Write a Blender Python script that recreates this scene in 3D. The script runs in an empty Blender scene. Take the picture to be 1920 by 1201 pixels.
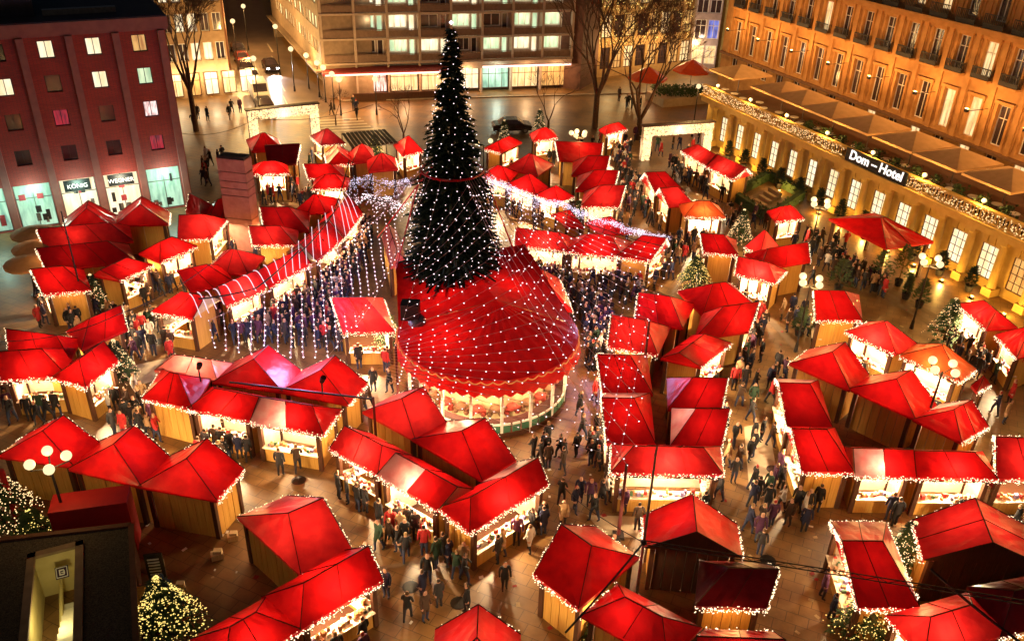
import bpy, bmesh, math, random
from mathutils import Vector, Matrix
random.seed(7)
RAD = math.radians
S = bpy.context.scene
COL = S.collection

# ------------------------------------------------------------------ camera
PITCH, ROLL, CAM_H = RAD(29.5), RAD(1.8), 28.0
FW = Vector((0, math.cos(PITCH), -math.sin(PITCH)))
R0_ = Vector((1, 0, 0)); U0_ = Vector((0, math.sin(PITCH), math.cos(PITCH)))
RT = R0_*math.cos(ROLL) + U0_*math.sin(ROLL)
UP = -R0_*math.sin(ROLL) + U0_*math.cos(ROLL)
CAM = Vector((0, 0, CAM_H))
cd = bpy.data.cameras.new('camera'); cam = bpy.data.objects.new('camera', cd); COL.objects.link(cam)
cd.sensor_fit = 'HORIZONTAL'; cd.sensor_width = 36; cd.lens = 36*1616/1920
cd.clip_start = 0.5; cd.clip_end = 1500
M = Matrix((RT, UP, -FW)).transposed().to_4x4(); M.translation = CAM
cam.matrix_world = M
S.camera = cam

# ------------------------------------------------------------------ sky, moonless dusk key, exposure
w = bpy.data.worlds.new('World'); S.world = w; w.use_nodes = True
nt = w.node_tree; bg = nt.nodes['Background']
sky = nt.nodes.new('ShaderNodeTexSky'); sky.sky_type = 'NISHITA'; sky.sun_disc = False
SUN_EL, SUN_AZ = RAD(38), RAD(200)
sky.sun_elevation = SUN_EL; sky.sun_rotation = SUN_AZ
nt.links.new(sky.outputs[0], bg.inputs[0]); bg.inputs[1].default_value = 0.0035
sl = bpy.data.lights.new('sun', 'SUN'); sl.energy = 0.09; sl.angle = RAD(12); sl.color = (1.0, 0.66, 0.40)
so = bpy.data.objects.new('sun', sl); COL.objects.link(so)
sd = Vector((math.sin(SUN_AZ)*math.cos(SUN_EL), math.cos(SUN_AZ)*math.cos(SUN_EL), math.sin(SUN_EL)))
so.rotation_euler = sd.to_track_quat('Z', 'Y').to_euler()
so.location = (0, 0, 60)
S.view_settings.view_transform = 'Standard'; S.view_settings.look = 'None'
S.view_settings.exposure = 0.65; S.view_settings.gamma = 1.0; S.view_settings.use_curve_mapping = False
S.render.engine = 'CYCLES'
cy = S.cycles
cy.use_denoising = True; cy.use_light_tree = True
cy.sample_clamp_indirect = 2.5; cy.sample_clamp_direct = 0
cy.max_bounces = 5; cy.diffuse_bounces = 3; cy.glossy_bounces = 2; cy.transmission_bounces = 3; cy.transparent_max_bounces = 6
cy.caustics_reflective = False; cy.caustics_refractive = False

# ------------------------------------------------------------------ surveying: photo point (x, y) at height h -> place in the square
def P(x, y, h=0.0):
    d = FW*1616 + RT*(x-960) - UP*(y-600.5)
    return CAM + d*((h-CAM_H)/d.z)
def OnPlane(x, y, p0, n):
    d = FW*1616 + RT*(x-960) - UP*(y-600.5)
    return CAM + d*((p0-CAM).dot(n)/d.dot(n))

# ------------------------------------------------------------------ materials
MAT = {}
def nodes(m):
    m.use_nodes = True; return m.node_tree, m.node_tree.nodes['Principled BSDF']
def noise_col(nt, bs, c1, c2, scale, detail=4, stretch=None, bump=0, coord='Object'):
    tc = nt.nodes.new('ShaderNodeTexCoord'); tx = nt.nodes.new('ShaderNodeTexNoise')
    tx.inputs['Scale'].default_value = scale; tx.inputs['Detail'].default_value = detail
    src = tc.outputs[coord]
    if stretch:
        mp = nt.nodes.new('ShaderNodeMapping'); mp.inputs['Scale'].default_value = stretch
        nt.links.new(src, mp.inputs[0]); src = mp.outputs[0]
    nt.links.new(src, tx.inputs['Vector'])
    rp = nt.nodes.new('ShaderNodeValToRGB')
    rp.color_ramp.elements[0].position = .3; rp.color_ramp.elements[1].position = .7
    rp.color_ramp.elements[0].color = (*c1, 1); rp.color_ramp.elements[1].color = (*c2, 1)
    nt.links.new(tx.outputs['Fac'], rp.inputs[0]); nt.links.new(rp.outputs[0], bs.inputs['Base Color'])
    if bump:
        b = nt.nodes.new('ShaderNodeBump'); b.inputs['Strength'].default_value = bump; b.inputs['Distance'].default_value = .03
        nt.links.new(tx.outputs['Fac'], b.inputs['Height']); nt.links.new(b.outputs[0], bs.inputs['Normal'])
    return rp
def mat(name, c1, c2=None, scale=3, rough=.7, metal=0, stretch=None, bump=0, spec=.3):
    if name in MAT: return MAT[name]
    m = bpy.data.materials.new(name); nt, bs = nodes(m)
    bs.inputs['Roughness'].default_value = rough; bs.inputs['Metallic'].default_value = metal
    bs.inputs['Specular IOR Level'].default_value = spec
    if c2 is None: c2 = tuple(v*.72 for v in c1)
    noise_col(nt, bs, c1, c2, scale, stretch=stretch, bump=bump)
    MAT[name] = m; return m
def emit(name, c, s, sampled=False, vary=None):
    if name in MAT: return MAT[name]
    m = bpy.data.materials.new(name); nt, bs = nodes(m)
    bs.inputs['Base Color'].default_value = (.25*c[0], .25*c[1], .25*c[2], 1); bs.inputs['Roughness'].default_value = .5
    bs.inputs['Emission Color'].default_value = (*c, 1); bs.inputs['Emission Strength'].default_value = s
    if vary:
        tc = nt.nodes.new('ShaderNodeTexCoord'); tx = nt.nodes.new('ShaderNodeTexNoise')
        tx.inputs['Scale'].default_value = vary[1]; tx.inputs['Detail'].default_value = 6
        mp = nt.nodes.new('ShaderNodeMapping'); mp.inputs['Scale'].default_value = (2.4, 2.4, .55)
        nt.links.new(tc.outputs['Object'], mp.inputs[0]); nt.links.new(mp.outputs[0], tx.inputs['Vector'])
        rp = nt.nodes.new('ShaderNodeValToRGB'); rp.color_ramp.elements[0].position = .36; rp.color_ramp.elements[1].position = .6
        rp.color_ramp.elements[0].color = (*vary[0], 1); rp.color_ramp.elements[1].color = (*c, 1)
        nt.links.new(tx.outputs['Fac'], rp.inputs[0]); nt.links.new(rp.outputs[0], bs.inputs['Emission Color'])
    m.cycles.emission_sampling = 'AUTO' if sampled else 'NONE'
    MAT[name] = m; return m
def canvas(name, c1, c2, trans=.4, rough=.31):
    m = bpy.data.materials.new(name); nt, bs = nodes(m)
    rp = noise_col(nt, bs, c1, c2, 1.9, detail=7, bump=1.0)
    bs.inputs['Roughness'].default_value = rough; bs.inputs['Specular IOR Level'].default_value = .35
    tr = nt.nodes.new('ShaderNodeBsdfTranslucent'); mx = nt.nodes.new('ShaderNodeMixShader'); mx.inputs[0].default_value = trans
    nt.links.new(rp.outputs[0], tr.inputs['Color'])
    out = nt.nodes['Material Output']
    nt.links.new(bs.outputs[0], mx.inputs[1]); nt.links.new(tr.outputs[0], mx.inputs[2]); nt.links.new(mx.outputs[0], out.inputs[0])
    MAT[name] = m; return m
RED = canvas('red_canvas', (.66, .008, .008), (.44, .004, .007), .095)
RED2 = canvas('faded_red_canvas', (.70, .022, .022), (.48, .010, .014), .11)
RED3 = canvas('deep_red_canvas', (.52, .006, .008), (.36, .004, .006), .08)
DRED = canvas('maroon_unlit_canvas', (.20, .008, .012), (.13, .005, .009), .25)  # maroon roofs; on unlit huts the missing light is put into the colour
ORANGE = canvas('orange_canvas', (.62, .09, .02), (.5, .05, .015), .07)
BEIGE = canvas('beige_canvas', (.70, .44, .21), (.6, .36, .16), .25, .8)
PINKLIT = canvas('pink_lit_canvas', (.66, .17, .15), (.58, .09, .10), .3)  # pink of lamp light on red roofs, put into the colour
LITC = canvas('light_struck_canvas', (.62, .30, .30), (.58, .14, .16), .12)  # bright reflections on red slopes, put into the canvas colour
OCHRE = mat('ochre_boards', (.64, .35, .08), (.50, .25, .05), 2.2, .6, stretch=(7, 7, .35), bump=.2)
PALEW = mat('pale_boards', (.62, .46, .27), (.5, .35, .19), 3, .6, stretch=(5, 5, .5))
BROWN = mat('dark_brown_wood', (.085, .032, .014), (.05, .018, .009), 5, .6, stretch=(6, 6, .5), bump=.2)
BLACK = mat('black_metal', (.015, .013, .014), (.028, .024, .022), 6, .45)
WHITE = mat('white_paint', (.75, .72, .66), (.66, .62, .55), 4, .5)
STEEL = mat('grey_steel', (.22, .2, .19), (.14, .13, .12), 5, .4, .6)
DGREEN = mat('fir_needles', (.030, .055, .030), (.065, .080, .040), 9, .8)
GREEN2 = mat('conifer_green', (.025, .05, .018), (.045, .075, .025), 9, .8)
ORD = ('first', 'second', 'third', 'fourth', 'fifth', 'sixth', 'seventh', 'eighth', 'ninth', 'tenth', 'eleventh', 'twelfth', 'thirteenth', 'fourteenth', 'fifteenth', 'sixteenth', 'seventeenth', 'eighteenth', 'nineteenth', 'twentieth', 'twenty-first', 'twenty-second', 'twenty-third', 'twenty-fourth', 'twenty-fifth', 'twenty-sixth')
BARK = mat('bark', (.10, .052, .028), (.055, .028, .016), 7, .9, bump=.4)
STONE = mat('pale_stone', (.42, .32, .2), (.33, .24, .14), 2.5, .75, bump=.15)
HOTELW = mat('hotel_sandstone', (.48, .25, .085), (.34, .165, .05), 1.6, .8, bump=.15)
HOTELC = mat('colonnade_stone', (.56, .36, .10), (.46, .28, .07), 1.6, .75, bump=.12)
BRICKR = None
LED = emit('warm_led', (1, .66, .30), 1.3)
LEDP = emit('soft_led', (1, .72, .44), 2.0)
LEDW = emit('cool_led', (1, .80, .84), 1.9)
LEDV = emit('violet_white_led', (.86, .76, 1), 1.0)
LEDY = emit('yellow_led', (1, .70, .18), 1.1)
BULB = emit('bare_bulb', (1, .86, .6), 3)
GLOBE = emit('lamp_globe', (1, .80, .42), .85)
WARMWIN = emit('lit_warm_pane', (1, .72, .36), .75, vary=((.75, .42, .16), 1.4))
WHITEWIN = emit('lit_white_pane', (1, .88, .62), .8, vary=((.9, .66, .36), 1.1))
GREENWIN = emit('lit_greenish_pane', (.80, 1, .62), .62, vary=((.40, .62, .36), .9))
TEALWIN = emit('lit_teal_pane', (.60, .95, .70), .5, vary=((.16, .36, .30), 1.2))
GOLDWIN = emit('lit_gold_pane', (1, .58, .18), .5, vary=((.5, .2, .06), 1.6))
BLUEWIN = emit('lit_blue_pane', (.25, .32, 1), .5, vary=((.05, .05, .25), 1.5))
GLASS = mat('dark_glass', (.030, .022, .030), (.06, .038, .04), 1.2, .12, spec=.6)

# ------------------------------------------------------------------ mesh helpers
class MB:
    def __init__(s): s.v = []; s.f = []; s.m = []; s.cur = 0
    def face(s, pts, mi=None):
        i = len(s.v); s.v += [tuple(p) for p in pts]; s.f.append(tuple(range(i, i+len(pts)))); s.m.append(s.cur if mi is None else mi)
    def poly(s, vs, fs, mi=None):
        i = len(s.v); s.v += [tuple(p) for p in vs]
        for f in fs: s.f.append(tuple(i+k for k in f)); s.m.append(s.cur if mi is None else mi)
    def box(s, c, sx, sy, sz, ux=Vector((1, 0, 0)), uy=None, mi=None):
        # c = centre of the base; ux, uy horizontal axes
        c = Vector(c); ux = Vector(ux).normalized(); uy = Vector(uy).normalized() if uy is not None else Vector((-ux.y, ux.x, 0))
        a, b, z = ux*sx/2, uy*sy/2, Vector((0, 0, sz))
        q = [c-a-b, c+a-b, c+a+b, c-a+b]
        s.poly(q+[p+z for p in q], [(3, 2, 1, 0), (4, 5, 6, 7), (0, 1, 5, 4), (1, 2, 6, 5), (2, 3, 7, 6), (3, 0, 4, 7)], mi)
    def prism(s, base, z0, z1, mi=None):
        n = len(base); lo = [Vector((p[0], p[1], z0)) for p in base]; hi = [Vector((p[0], p[1], z1)) for p in base]
        s.poly(lo+hi, [tuple(range(n-1, -1, -1)), tuple(range(n, 2*n))]+[(i, (i+1) % n, n+(i+1) % n, n+i) for i in range(n)], mi)
    def tube(s, p, q, r, r2=None, n=5, mi=None, caps=False):
        p, q = Vector(p), Vector(q); d = (q-p)
        if d.length < 1e-5: return
        d.normalize(); a = d.orthogonal().normalized(); b = d.cross(a); r2 = r if r2 is None else r2
        ring = [(math.cos(2*math.pi*k/n), math.sin(2*math.pi*k/n)) for k in range(n)]
        vs = [p+(a*c+b*t)*r for c, t in ring]+[q+(a*c+b*t)*r2 for c, t in ring]
        fs = [(k, (k+1) % n, n+(k+1) % n, n+k) for k in range(n)]
        if caps: fs += [tuple(range(n-1, -1, -1)), tuple(range(n, 2*n))]
        s.poly(vs, fs, mi)
    def octa(s, c, r, mi=None, rz=None):
        x, y, z = c; rz = rz or r
        s.poly([(x+r, y, z), (x-r, y, z), (x, y+r, z), (x, y-r, z), (x, y, z+rz), (x, y, z-rz)],
               [(0, 2, 4), (2, 1, 4), (1, 3, 4), (3, 0, 4), (2, 0, 5), (1, 2, 5), (3, 1, 5), (0, 3, 5)], mi)
    def ball(s, c, r, n=10, k=6, mi=None, sz=1):
        c = Vector(c); vs = [c+Vector((0, 0, r*sz))]
        for j in range(1, k):
            t = math.pi*j/k
            vs += [c+Vector((r*math.sin(t)*math.cos(2*math.pi*i/n), r*math.sin(t)*math.sin(2*math.pi*i/n), r*sz*math.cos(t))) for i in range(n)]
        vs.append(c-Vector((0, 0, r*sz))); fs = [(0, 1+i, 1+(i+1) % n) for i in range(n)]
        for j in range(k-2):
            o = 1+j*n; fs += [(o+i, o+n+i, o+n+(i+1) % n, o+(i+1) % n) for i in range(n)]
        o = 1+(k-2)*n; e = len(vs)-1; fs += [(o+(i+1) % n, o+i, e) for i in range(n)]
        s.poly(vs, fs, mi)
    def lathe(s, c, prof, n=12, mi=None):
        c = Vector(c); vs = []
        for r, z in prof: vs += [c+Vector((r*math.cos(2*math.pi*i/n), r*math.sin(2*math.pi*i/n), z)) for i in range(n)]
        fs = []
        for j in range(len(prof)-1):
            o = j*n; fs += [(o+i, o+(i+1) % n, o+n+(i+1) % n, o+n+i) for i in range(n)]
        s.poly(vs, fs, mi)
    def build(s, name, mats, parent=None, origin=None, smooth=False, kind=None):
        if not isinstance(mats, (list, tuple)): mats = [mats]
        me = bpy.data.meshes.new(name)
        if origin is None: origin = parent.location if parent is not None and not parent.get('_sub') else Vector((0, 0, 0))
        o = Vector(origin) if origin is not None else Vector((0, 0, 0))
        me.from_pydata([(x-o.x, y-o.y, z-o.z) for x, y, z in s.v], [], s.f)
        for m in mats: me.materials.append(m)
        if len(mats) > 1: me.polygons.foreach_set('material_index', s.m)
        if smooth: me.polygons.foreach_set('use_smooth', [True]*len(s.f))
        me.update()
        ob = bpy.data.objects.new(name, me); COL.objects.link(ob)
        if parent is not None: ob.parent = parent
        else: ob.location = o
        if kind: ob['kind'] = kind
        return ob
def tag(o, label, cat, group=None):
    o['label'] = label; o['category'] = cat
    if group: o['group'] = group
    return o
def thing(name, loc, label, cat, group=None):
    o = bpy.data.objects.new(name, None); COL.objects.link(o); o.location = loc; o.empty_display_size = .3
    return tag(o, label, cat, group)
def sub(mb, name, mats, part, thing_, kind=None, smooth=False):   # a sub-part: same frame as its part
    ob = mb.build(name, mats, None, thing_.location, smooth, kind); ob.location = (0, 0, 0); ob.parent = part; return ob
def struct(mb, name, mats):
    o = mb.build(name, mats); o['kind'] = 'structure'; return o
def solo(mb, name, mats, origin, label, cat, group=None, smooth=False):
    o = mb.build(name, mats, None, origin, smooth); return tag(o, label, cat, group)
def lamp(loc, energy, color, parent=None, rad=.12, name='lamp_light'):
    l = bpy.data.lights.new(name, 'POINT'); l.energy = energy; l.color = color; l.shadow_soft_size = rad
    o = bpy.data.objects.new(name, l); COL.objects.link(o)
    if parent is not None: o.parent = parent; o.location = Vector(loc)-parent.location
    else: o.location = loc
    return o
def lerp(a, b, t): return a+(b-a)*t
def copy_tree(o, parent=None):
    c = o.copy(); COL.objects.link(c)
    if parent is not None: c.parent = parent
    for ch in list(o.children): copy_tree(ch, c)
    return c
def text_mesh(txt, size, extr=.02, shear=0, bold=0):
    c = bpy.data.curves.new('lettering', 'FONT'); c.body = txt; c.size = size; c.extrude = extr; c.shear = shear; c.offset = bold
    c.align_x = 'CENTER'; c.align_y = 'CENTER'; c.resolution_u = 3
    o = bpy.data.objects.new('lettering', c); COL.objects.link(o)
    dg = bpy.context.evaluated_depsgraph_get()
    me = bpy.data.meshes.new_from_object(o.evaluated_get(dg)); bpy.data.objects.remove(o); bpy.data.curves.remove(c)
    return me
def put_text(txt, size, pos, ux, uz, m, parent, name='lettering', shear=0, bold=0, extr=.02, top=None):
    me = text_mesh(txt, size, extr, shear, bold); me.materials.clear(); me.materials.append(m); me.name = name
    o = bpy.data.objects.new(name, me); COL.objects.link(o)
    ux = Vector(ux).normalized(); uz = Vector(uz).normalized(); n = ux.cross(uz)
    mt = Matrix((ux, uz, n)).transposed().to_4x4(); mt.translation = Vector(pos)-(top.location if top is not None else parent.location)
    o.parent = parent; o.matrix_local = mt
    return o
# ------------------------------------------------------------------ ground, roads
def ground_mat(name='paving', gain=1.0, bw=.9, rh=.6, rot=24):
    m = bpy.data.materials.new(name); nt, bs = nodes(m)
    tc = nt.nodes.new('ShaderNodeTexCoord')
    br = nt.nodes.new('ShaderNodeTexBrick'); br.inputs['Scale'].default_value = 1
    br.inputs['Brick Width'].default_value = bw; br.inputs['Row Height'].default_value = rh; br.inputs['Mortar Size'].default_value = .016
    br.inputs['Color1'].default_value = (.245*gain, .132*gain, .045*gain, 1); br.inputs['Color2'].default_value = (.20*gain, .104*gain, .036*gain, 1); br.inputs['Mortar'].default_value = (.085*gain, .044*gain, .018*gain, 1)
    mp = nt.nodes.new('ShaderNodeMapping'); mp.inputs['Rotation'].default_value = (0, 0, RAD(rot))
    nt.links.new(tc.outputs['Object'], mp.inputs[0]); nt.links.new(mp.outputs[0], br.inputs[0])
    nz = nt.nodes.new('ShaderNodeTexNoise'); nz.inputs['Scale'].default_value = .28; nz.inputs['Detail'].default_value = 10; nz.inputs['Roughness'].default_value = .7
    nt.links.new(tc.outputs['Object'], nz.inputs[0])
    rp = nt.nodes.new('ShaderNodeValToRGB'); rp.color_ramp.elements[0].position = .32; rp.color_ramp.elements[1].position = .68
    rp.color_ramp.elements[0].color = (.28, .25, .23, 1); rp.color_ramp.elements[1].color = (1.12, 1.06, 1, 1)
    nt.links.new(nz.outputs['Fac'], rp.inputs[0])
    mx = nt.nodes.new('ShaderNodeMixRGB'); mx.blend_type = 'MULTIPLY'; mx.inputs[0].default_value = 1
    nt.links.new(br.outputs['Color'], mx.inputs[1]); nt.links.new(rp.outputs[0], mx.inputs[2]); nt.links.new(mx.outputs[0], bs.inputs['Base Color'])
    rr = nt.nodes.new('ShaderNodeMapRange'); rr.inputs['To Min'].default_value = .22; rr.inputs['To Max'].default_value = .62
    nt.links.new(nz.outputs['Fac'], rr.inputs[0]); nt.links.new(rr.outputs[0], bs.inputs['Roughness'])
    return m
PAVING = ground_mat()
g = MB(); g.face([(-600, -200, 0), (600, -200, 0), (600, 900, 0), (-600, 900, 0)]); struct(g, 'ground', PAVING)
ASPH = mat('asphalt', (.20, .13, .09), (.13, .085, .06), .5, .38, bump=.1)
KERBM = mat('kerb_stone', (.40, .3, .2), None, 2, .7)
def sheet(name, px, z, m):
    b = MB(); b.face([P(x, y).to_2d().to_3d()+Vector((0, 0, z)) for x, y in px]); return struct(b, name, m)
sheet('road', [(640, 206), (470, 232), (330, 60), (300, -60), (470, -60), (500, 28), (562, 130)], .006, ASPH)
CROSS = ground_mat('cross_street_stone', 1.35, 2.2, 1.4, 15)
sheet('pavement', [(575, 236), (1310, 236), (1340, 172), (620, 206)], .008, CROSS)
BAND = mat('dark_paving_band', (.16, .10, .055), (.12, .075, .04), 2, .6)
for q in ([(700, 1064), (830, 1040), (832, 1048), (702, 1072)], [(0, 595), (80, 580), (80, 587), (0, 603)], [(0, 612), (80, 598), (80, 605), (0, 620)],
          [(1400, 560), (1520, 690), (1530, 685), (1412, 556)], [(1640, 548), (1760, 622), (1768, 618), (1650, 543)], [(1655, 542), (1785, 615), (1793, 611), (1664, 537)],
          [(510, 868), (640, 905), (640, 912), (508, 876)], [(1060, 690), (1140, 830), (1150, 826), (1070, 686)]):
    sheet('paving_band', q, .010, BAND)
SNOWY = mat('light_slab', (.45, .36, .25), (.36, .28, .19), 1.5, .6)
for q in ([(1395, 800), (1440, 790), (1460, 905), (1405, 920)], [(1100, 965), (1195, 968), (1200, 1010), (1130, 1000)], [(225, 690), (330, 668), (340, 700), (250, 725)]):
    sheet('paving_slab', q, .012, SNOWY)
MARK = mat('road_paint', (.62, .5, .36), None, 3, .6)
for k in range(5): sheet('road_marking', [(584+k*4, 226+k*5), (676+k*6, 221+k*5), (677+k*6, 223+k*5), (585+k*4, 228+k*5)], .013, MARK)
for (x0, y0), (x1, y1) in (((505, 200), (500, 180)), ((499, 172), (494, 154)), ((492, 148), (487, 130)), ((484, 122), (478, 105)), ((476, 98), (470, 82))): sheet('road_marking', [(x0+34, y0), (x1+30, y1), (x1+32, y1), (x0+37, y0)], .013, MARK)
for x, y in ((1000, 940), (770, 1100), (1450, 880), (560, 900), (1110, 690), (300, 640), (1480, 720), (860, 1130), (650, 225), (1440, 1050)):
    b = MB(); b.lathe(P(x, y), [(.36, .014), (.30, .018), (.01, .018)], 14); o = b.build('manhole_cover', mat('cast_iron', (.03, .025, .022), None, 8, .4, .6)); o['kind'] = 'structure'
kb = MB()
a, b_ = P(640, 190), P(500, 30); n = (b_-a).normalized(); kb.box((a+b_)/2, (b_-a).length, .3, .13, n)
a, b_ = P(640, 190), P(1335, 172); n = (b_-a).normalized(); kb.box((a+b_)/2+Vector((0, 0, 0)), (b_-a).length-.4, .3, .13, n); struct(kb, 'kerb', KERBM)

# ------------------------------------------------------------------ facade helper
def wall_holes(mb, O, ux, n, W, H, holes, depth=.25, z0=0, mi=0, back=True):
    # front skin with real openings and reveals; hole = (u0, u1, z0, z1)
    ux = Vector(ux); n = Vector(n); O = Vector(O)
    us = sorted({0, W}|{h[0] for h in holes}|{h[1] for h in holes}); zs = sorted({z0, H}|{h[2] for h in holes}|{h[3] for h in holes})
    pt = lambda u, z, d=0: O+ux*u+n*(-d)+Vector((0, 0, z))
    for j in range(len(zs)-1):
        run = None
        for i in range(len(us)-1):
            cu, cz = (us[i]+us[i+1])/2, (zs[j]+zs[j+1])/2
            hit = any(h[0] < cu < h[1] and h[2] < cz < h[3] for h in holes)
            if not hit:
                run = us[i] if run is None else run
            if (hit or i == len(us)-2) and run is not None:
                e = us[i] if hit else us[i+1]
                mb.face([pt(run, zs[j]), pt(e, zs[j]), pt(e, zs[j+1]), pt(run, zs[j+1])], mi); run = None
    for a, b, c, d in holes:
        mb.face([pt(a, c), pt(a, d), pt(a, d, depth), pt(a, c, depth)], mi); mb.face([pt(b, d), pt(b, c), pt(b, c, depth), pt(b, d, depth)], mi)
        mb.face([pt(a, d), pt(b, d), pt(b, d, depth), pt(a, d, depth)], mi); mb.face([pt(b, c), pt(a, c), pt(a, c, depth), pt(b, c, depth)], mi)
def fbox(mb, O, ux, n, u0, u1, z0, z1, d0, d1, mi=0):   # box on a facade, d measured outwards
    c = Vector(O)+Vector(ux)*(u0+u1)/2+Vector(n)*(d0+d1)/2+Vector((0, 0, z0)); mb.box(c, u1-u0, abs(d1-d0), z1-z0, ux, n, mi)
def window(T, O, ux, n, u0, u1, z0, z1, depth, fm, pm, bars_u=1, bars_z=0, fw=.07, name='window'):
    fr = MB(); d = -depth
    fbox(fr, O, ux, n, u0, u0+fw, z0, z1, d, d+.06); fbox(fr, O, ux, n, u1-fw, u1, z0, z1, d, d+.06)
    fbox(fr, O, ux, n, u0+fw, u1-fw, z0, z0+fw, d, d+.06); fbox(fr, O, ux, n, u0+fw, u1-fw, z1-fw, z1, d, d+.06)
    for k in range(bars_u):
        u = lerp(u0, u1, (k+1)/(bars_u+1)); fbox(fr, O, ux, n, u-fw*.4, u+fw*.4, z0+fw, z1-fw, d+.002, d+.055)
    for k in range(bars_z):
        z = lerp(z0, z1, (k+1)/(bars_z+1)) if bars_z > 1 else lerp(z0, z1, .68); fbox(fr, O, ux, n, u0+fw, u1-fw, z-fw*.4, z+fw*.4, d+.004, d+.052)
    w_ = fr.build(name, fm, T)
    pn = MB(); pt = lambda u, z: Vector(O)+Vector(ux)*u-Vector(n)*(depth-.015)+Vector((0, 0, z))
    pn.face([pt(u0, z0), pt(u1, z0), pt(u1, z1), pt(u0, z1)]); sub(pn, 'pane', pm, w_, T)
    return w_
def shell(mb, O, ux, n, W, H, D, mi=0, roof_mi=None):   # sides, back and top behind a facade
    O = Vector(O); ux = Vector(ux); b = -Vector(n)*D; z = Vector((0, 0, H)); x = ux*W
    mb.face([O, O+z, O+b+z, O+b], mi); mb.face([O+x, O+x+b, O+x+b+z, O+x+z], mi); mb.face([O+b, O+b+z, O+b+x+z, O+b+x], mi)
    mb.face([O+z, O+x+z, O+b+x+z, O+b+z], mi if roof_mi is None else roof_mi)

# ------------------------------------------------------------------ red brick shop building (upper left)
def brick_mat():
    m = bpy.data.materials.new('red_brick'); nt, bs = nodes(m)
    tc = nt.nodes.new('ShaderNodeTexCoord'); mp = nt.nodes.new('ShaderNodeMapping'); mp.inputs['Rotation'].default_value = (RAD(90), 0, RAD(-28.5))
    mp.vector_type = 'TEXTURE'
    br = nt.nodes.new('ShaderNodeTexBrick'); br.inputs['Scale'].default_value = 1; br.inputs['Brick Width'].default_value = .26; br.inputs['Row Height'].default_value = .085
    br.inputs['Mortar Size'].default_value = .012
    br.inputs['Color1'].default_value = (.40, .050, .038, 1); br.inputs['Color2'].default_value = (.31, .038, .034, 1); br.inputs['Mortar'].default_value = (.15, .05, .04, 1)
    nz = nt.nodes.new('ShaderNodeTexNoise'); nz.inputs['Scale'].default_value = .5; nz.inputs['Detail'].default_value = 6
    rp = nt.nodes.new('ShaderNodeValToRGB'); rp.color_ramp.elements[0].color = (.6, .6, .6, 1); rp.color_ramp.elements[1].color = (1.2, 1.15, 1.1, 1)
    nt.links.new(tc.outputs['Object'], mp.inputs[0]); nt.links.new(mp.outputs[0], br.inputs[0]); nt.links.new(tc.outputs['Object'], nz.inputs[0]); nt.links.new(nz.outputs['Fac'], rp.inputs[0])
    mx = nt.nodes.new('ShaderNodeMixRGB'); mx.blend_type = 'MULTIPLY'; mx.inputs[0].default_value = 1
    nt.links.new(br.outputs['Color'], mx.inputs[1]); nt.links.new(rp.outputs[0], mx.inputs[2]); nt.links.new(mx.outputs[0], bs.inputs['Base Color'])
    bs.inputs['Roughness'].default_value = .8; return m
BRICKR = brick_mat()
PILM = mat('pilaster_render', (.27, .115, .10), (.22, .09, .085), 2, .7)
LO = Vector((-27.05, 67.42, 0)); lx = Vector((-.878, -.478, 0)).normalized(); ln = Vector((.478, -.878, 0)).normalized()   # u runs from the right corner leftwards
BL_ = thing('brick_building', LO, 'red brick shop and office building with square punched windows and pale pilasters', 'building')
W_ = 22; DK = mat('dark_roofing', (.02, .02, .035), None, 2, .6)
bays = [.35+i*3.18 for i in range(7)]   # pilaster positions
rows = [(5.05, 6.25), (7.75, 8.98), (10.3, 11.55), (12.75, 14.0)]
holes = []; wins = []; shops = []
lit = {(0, 3): 'gold', (1, 3): WHITEWIN, (2, 3): WHITEWIN, (0, 2): GREENWIN, (1, 2): WHITEWIN, (3, 2): WHITEWIN, (0, 1): 'pink', (2, 1): 'red', (0, 0): 'red'}
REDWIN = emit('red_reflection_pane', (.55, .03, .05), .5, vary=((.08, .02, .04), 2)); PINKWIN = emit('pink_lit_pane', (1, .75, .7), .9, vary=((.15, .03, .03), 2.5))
for i in range(6):
    cu = bays[i]+1.62
    for j, (z0, z1) in enumerate(rows):
        holes.append((cu-.52, cu+.52, z0, z1)); wins.append((i, j, cu, z0, z1))
    holes.append((bays[i]+.3, bays[i]+2.9, .02, 3.55)); shops.append((i, bays[i]+.3, bays[i]+2.9))
f = MB(); wall_holes(f, LO, lx, ln, W_, 14.5, holes, .3); shell(f, LO, lx, ln, W_, 14.5, 14)
f.build('wall', BRICKR, BL_)
f = MB(); fbox(f, LO, lx, ln, -.25, W_, 14.502, 15.25, -.3, .35); fbox(f, LO, lx, ln, -.2, W_, 14.3, 14.498, .003, .2); f.build('cornice', PILM, BL_)
f = MB(); fbox(f, LO, lx, ln, -.2, W_, 15.252, 15.35, -13.8, .3); f.build('roof', DK, BL_)
f = MB(); fbox(f, LO, lx, ln, 8.5, W_-.5, 15.36, 17.6, -9, -2.2); ph = f.build('penthouse', DK, BL_)
for k in range(3):
    f = MB(); fbox(f, LO, lx, ln, 12.9+k*2.6, 15.2+k*2.6, 15.9, 17.3, -2.19, -2.1); sub(f, 'pane', GREENWIN, ph, BL_)
f = MB(); fbox(f, LO, lx, ln, 3, 8, 15.36, 15.75, -2.6, -2.0); f.build('roof_duct', STEEL, BL_)
for u in bays:
    f = MB(); fbox(f, LO, lx, ln, u-.24, u+.24, 0, 14.29, .003, .42); f.build('pilaster', PILM, BL_)
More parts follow.
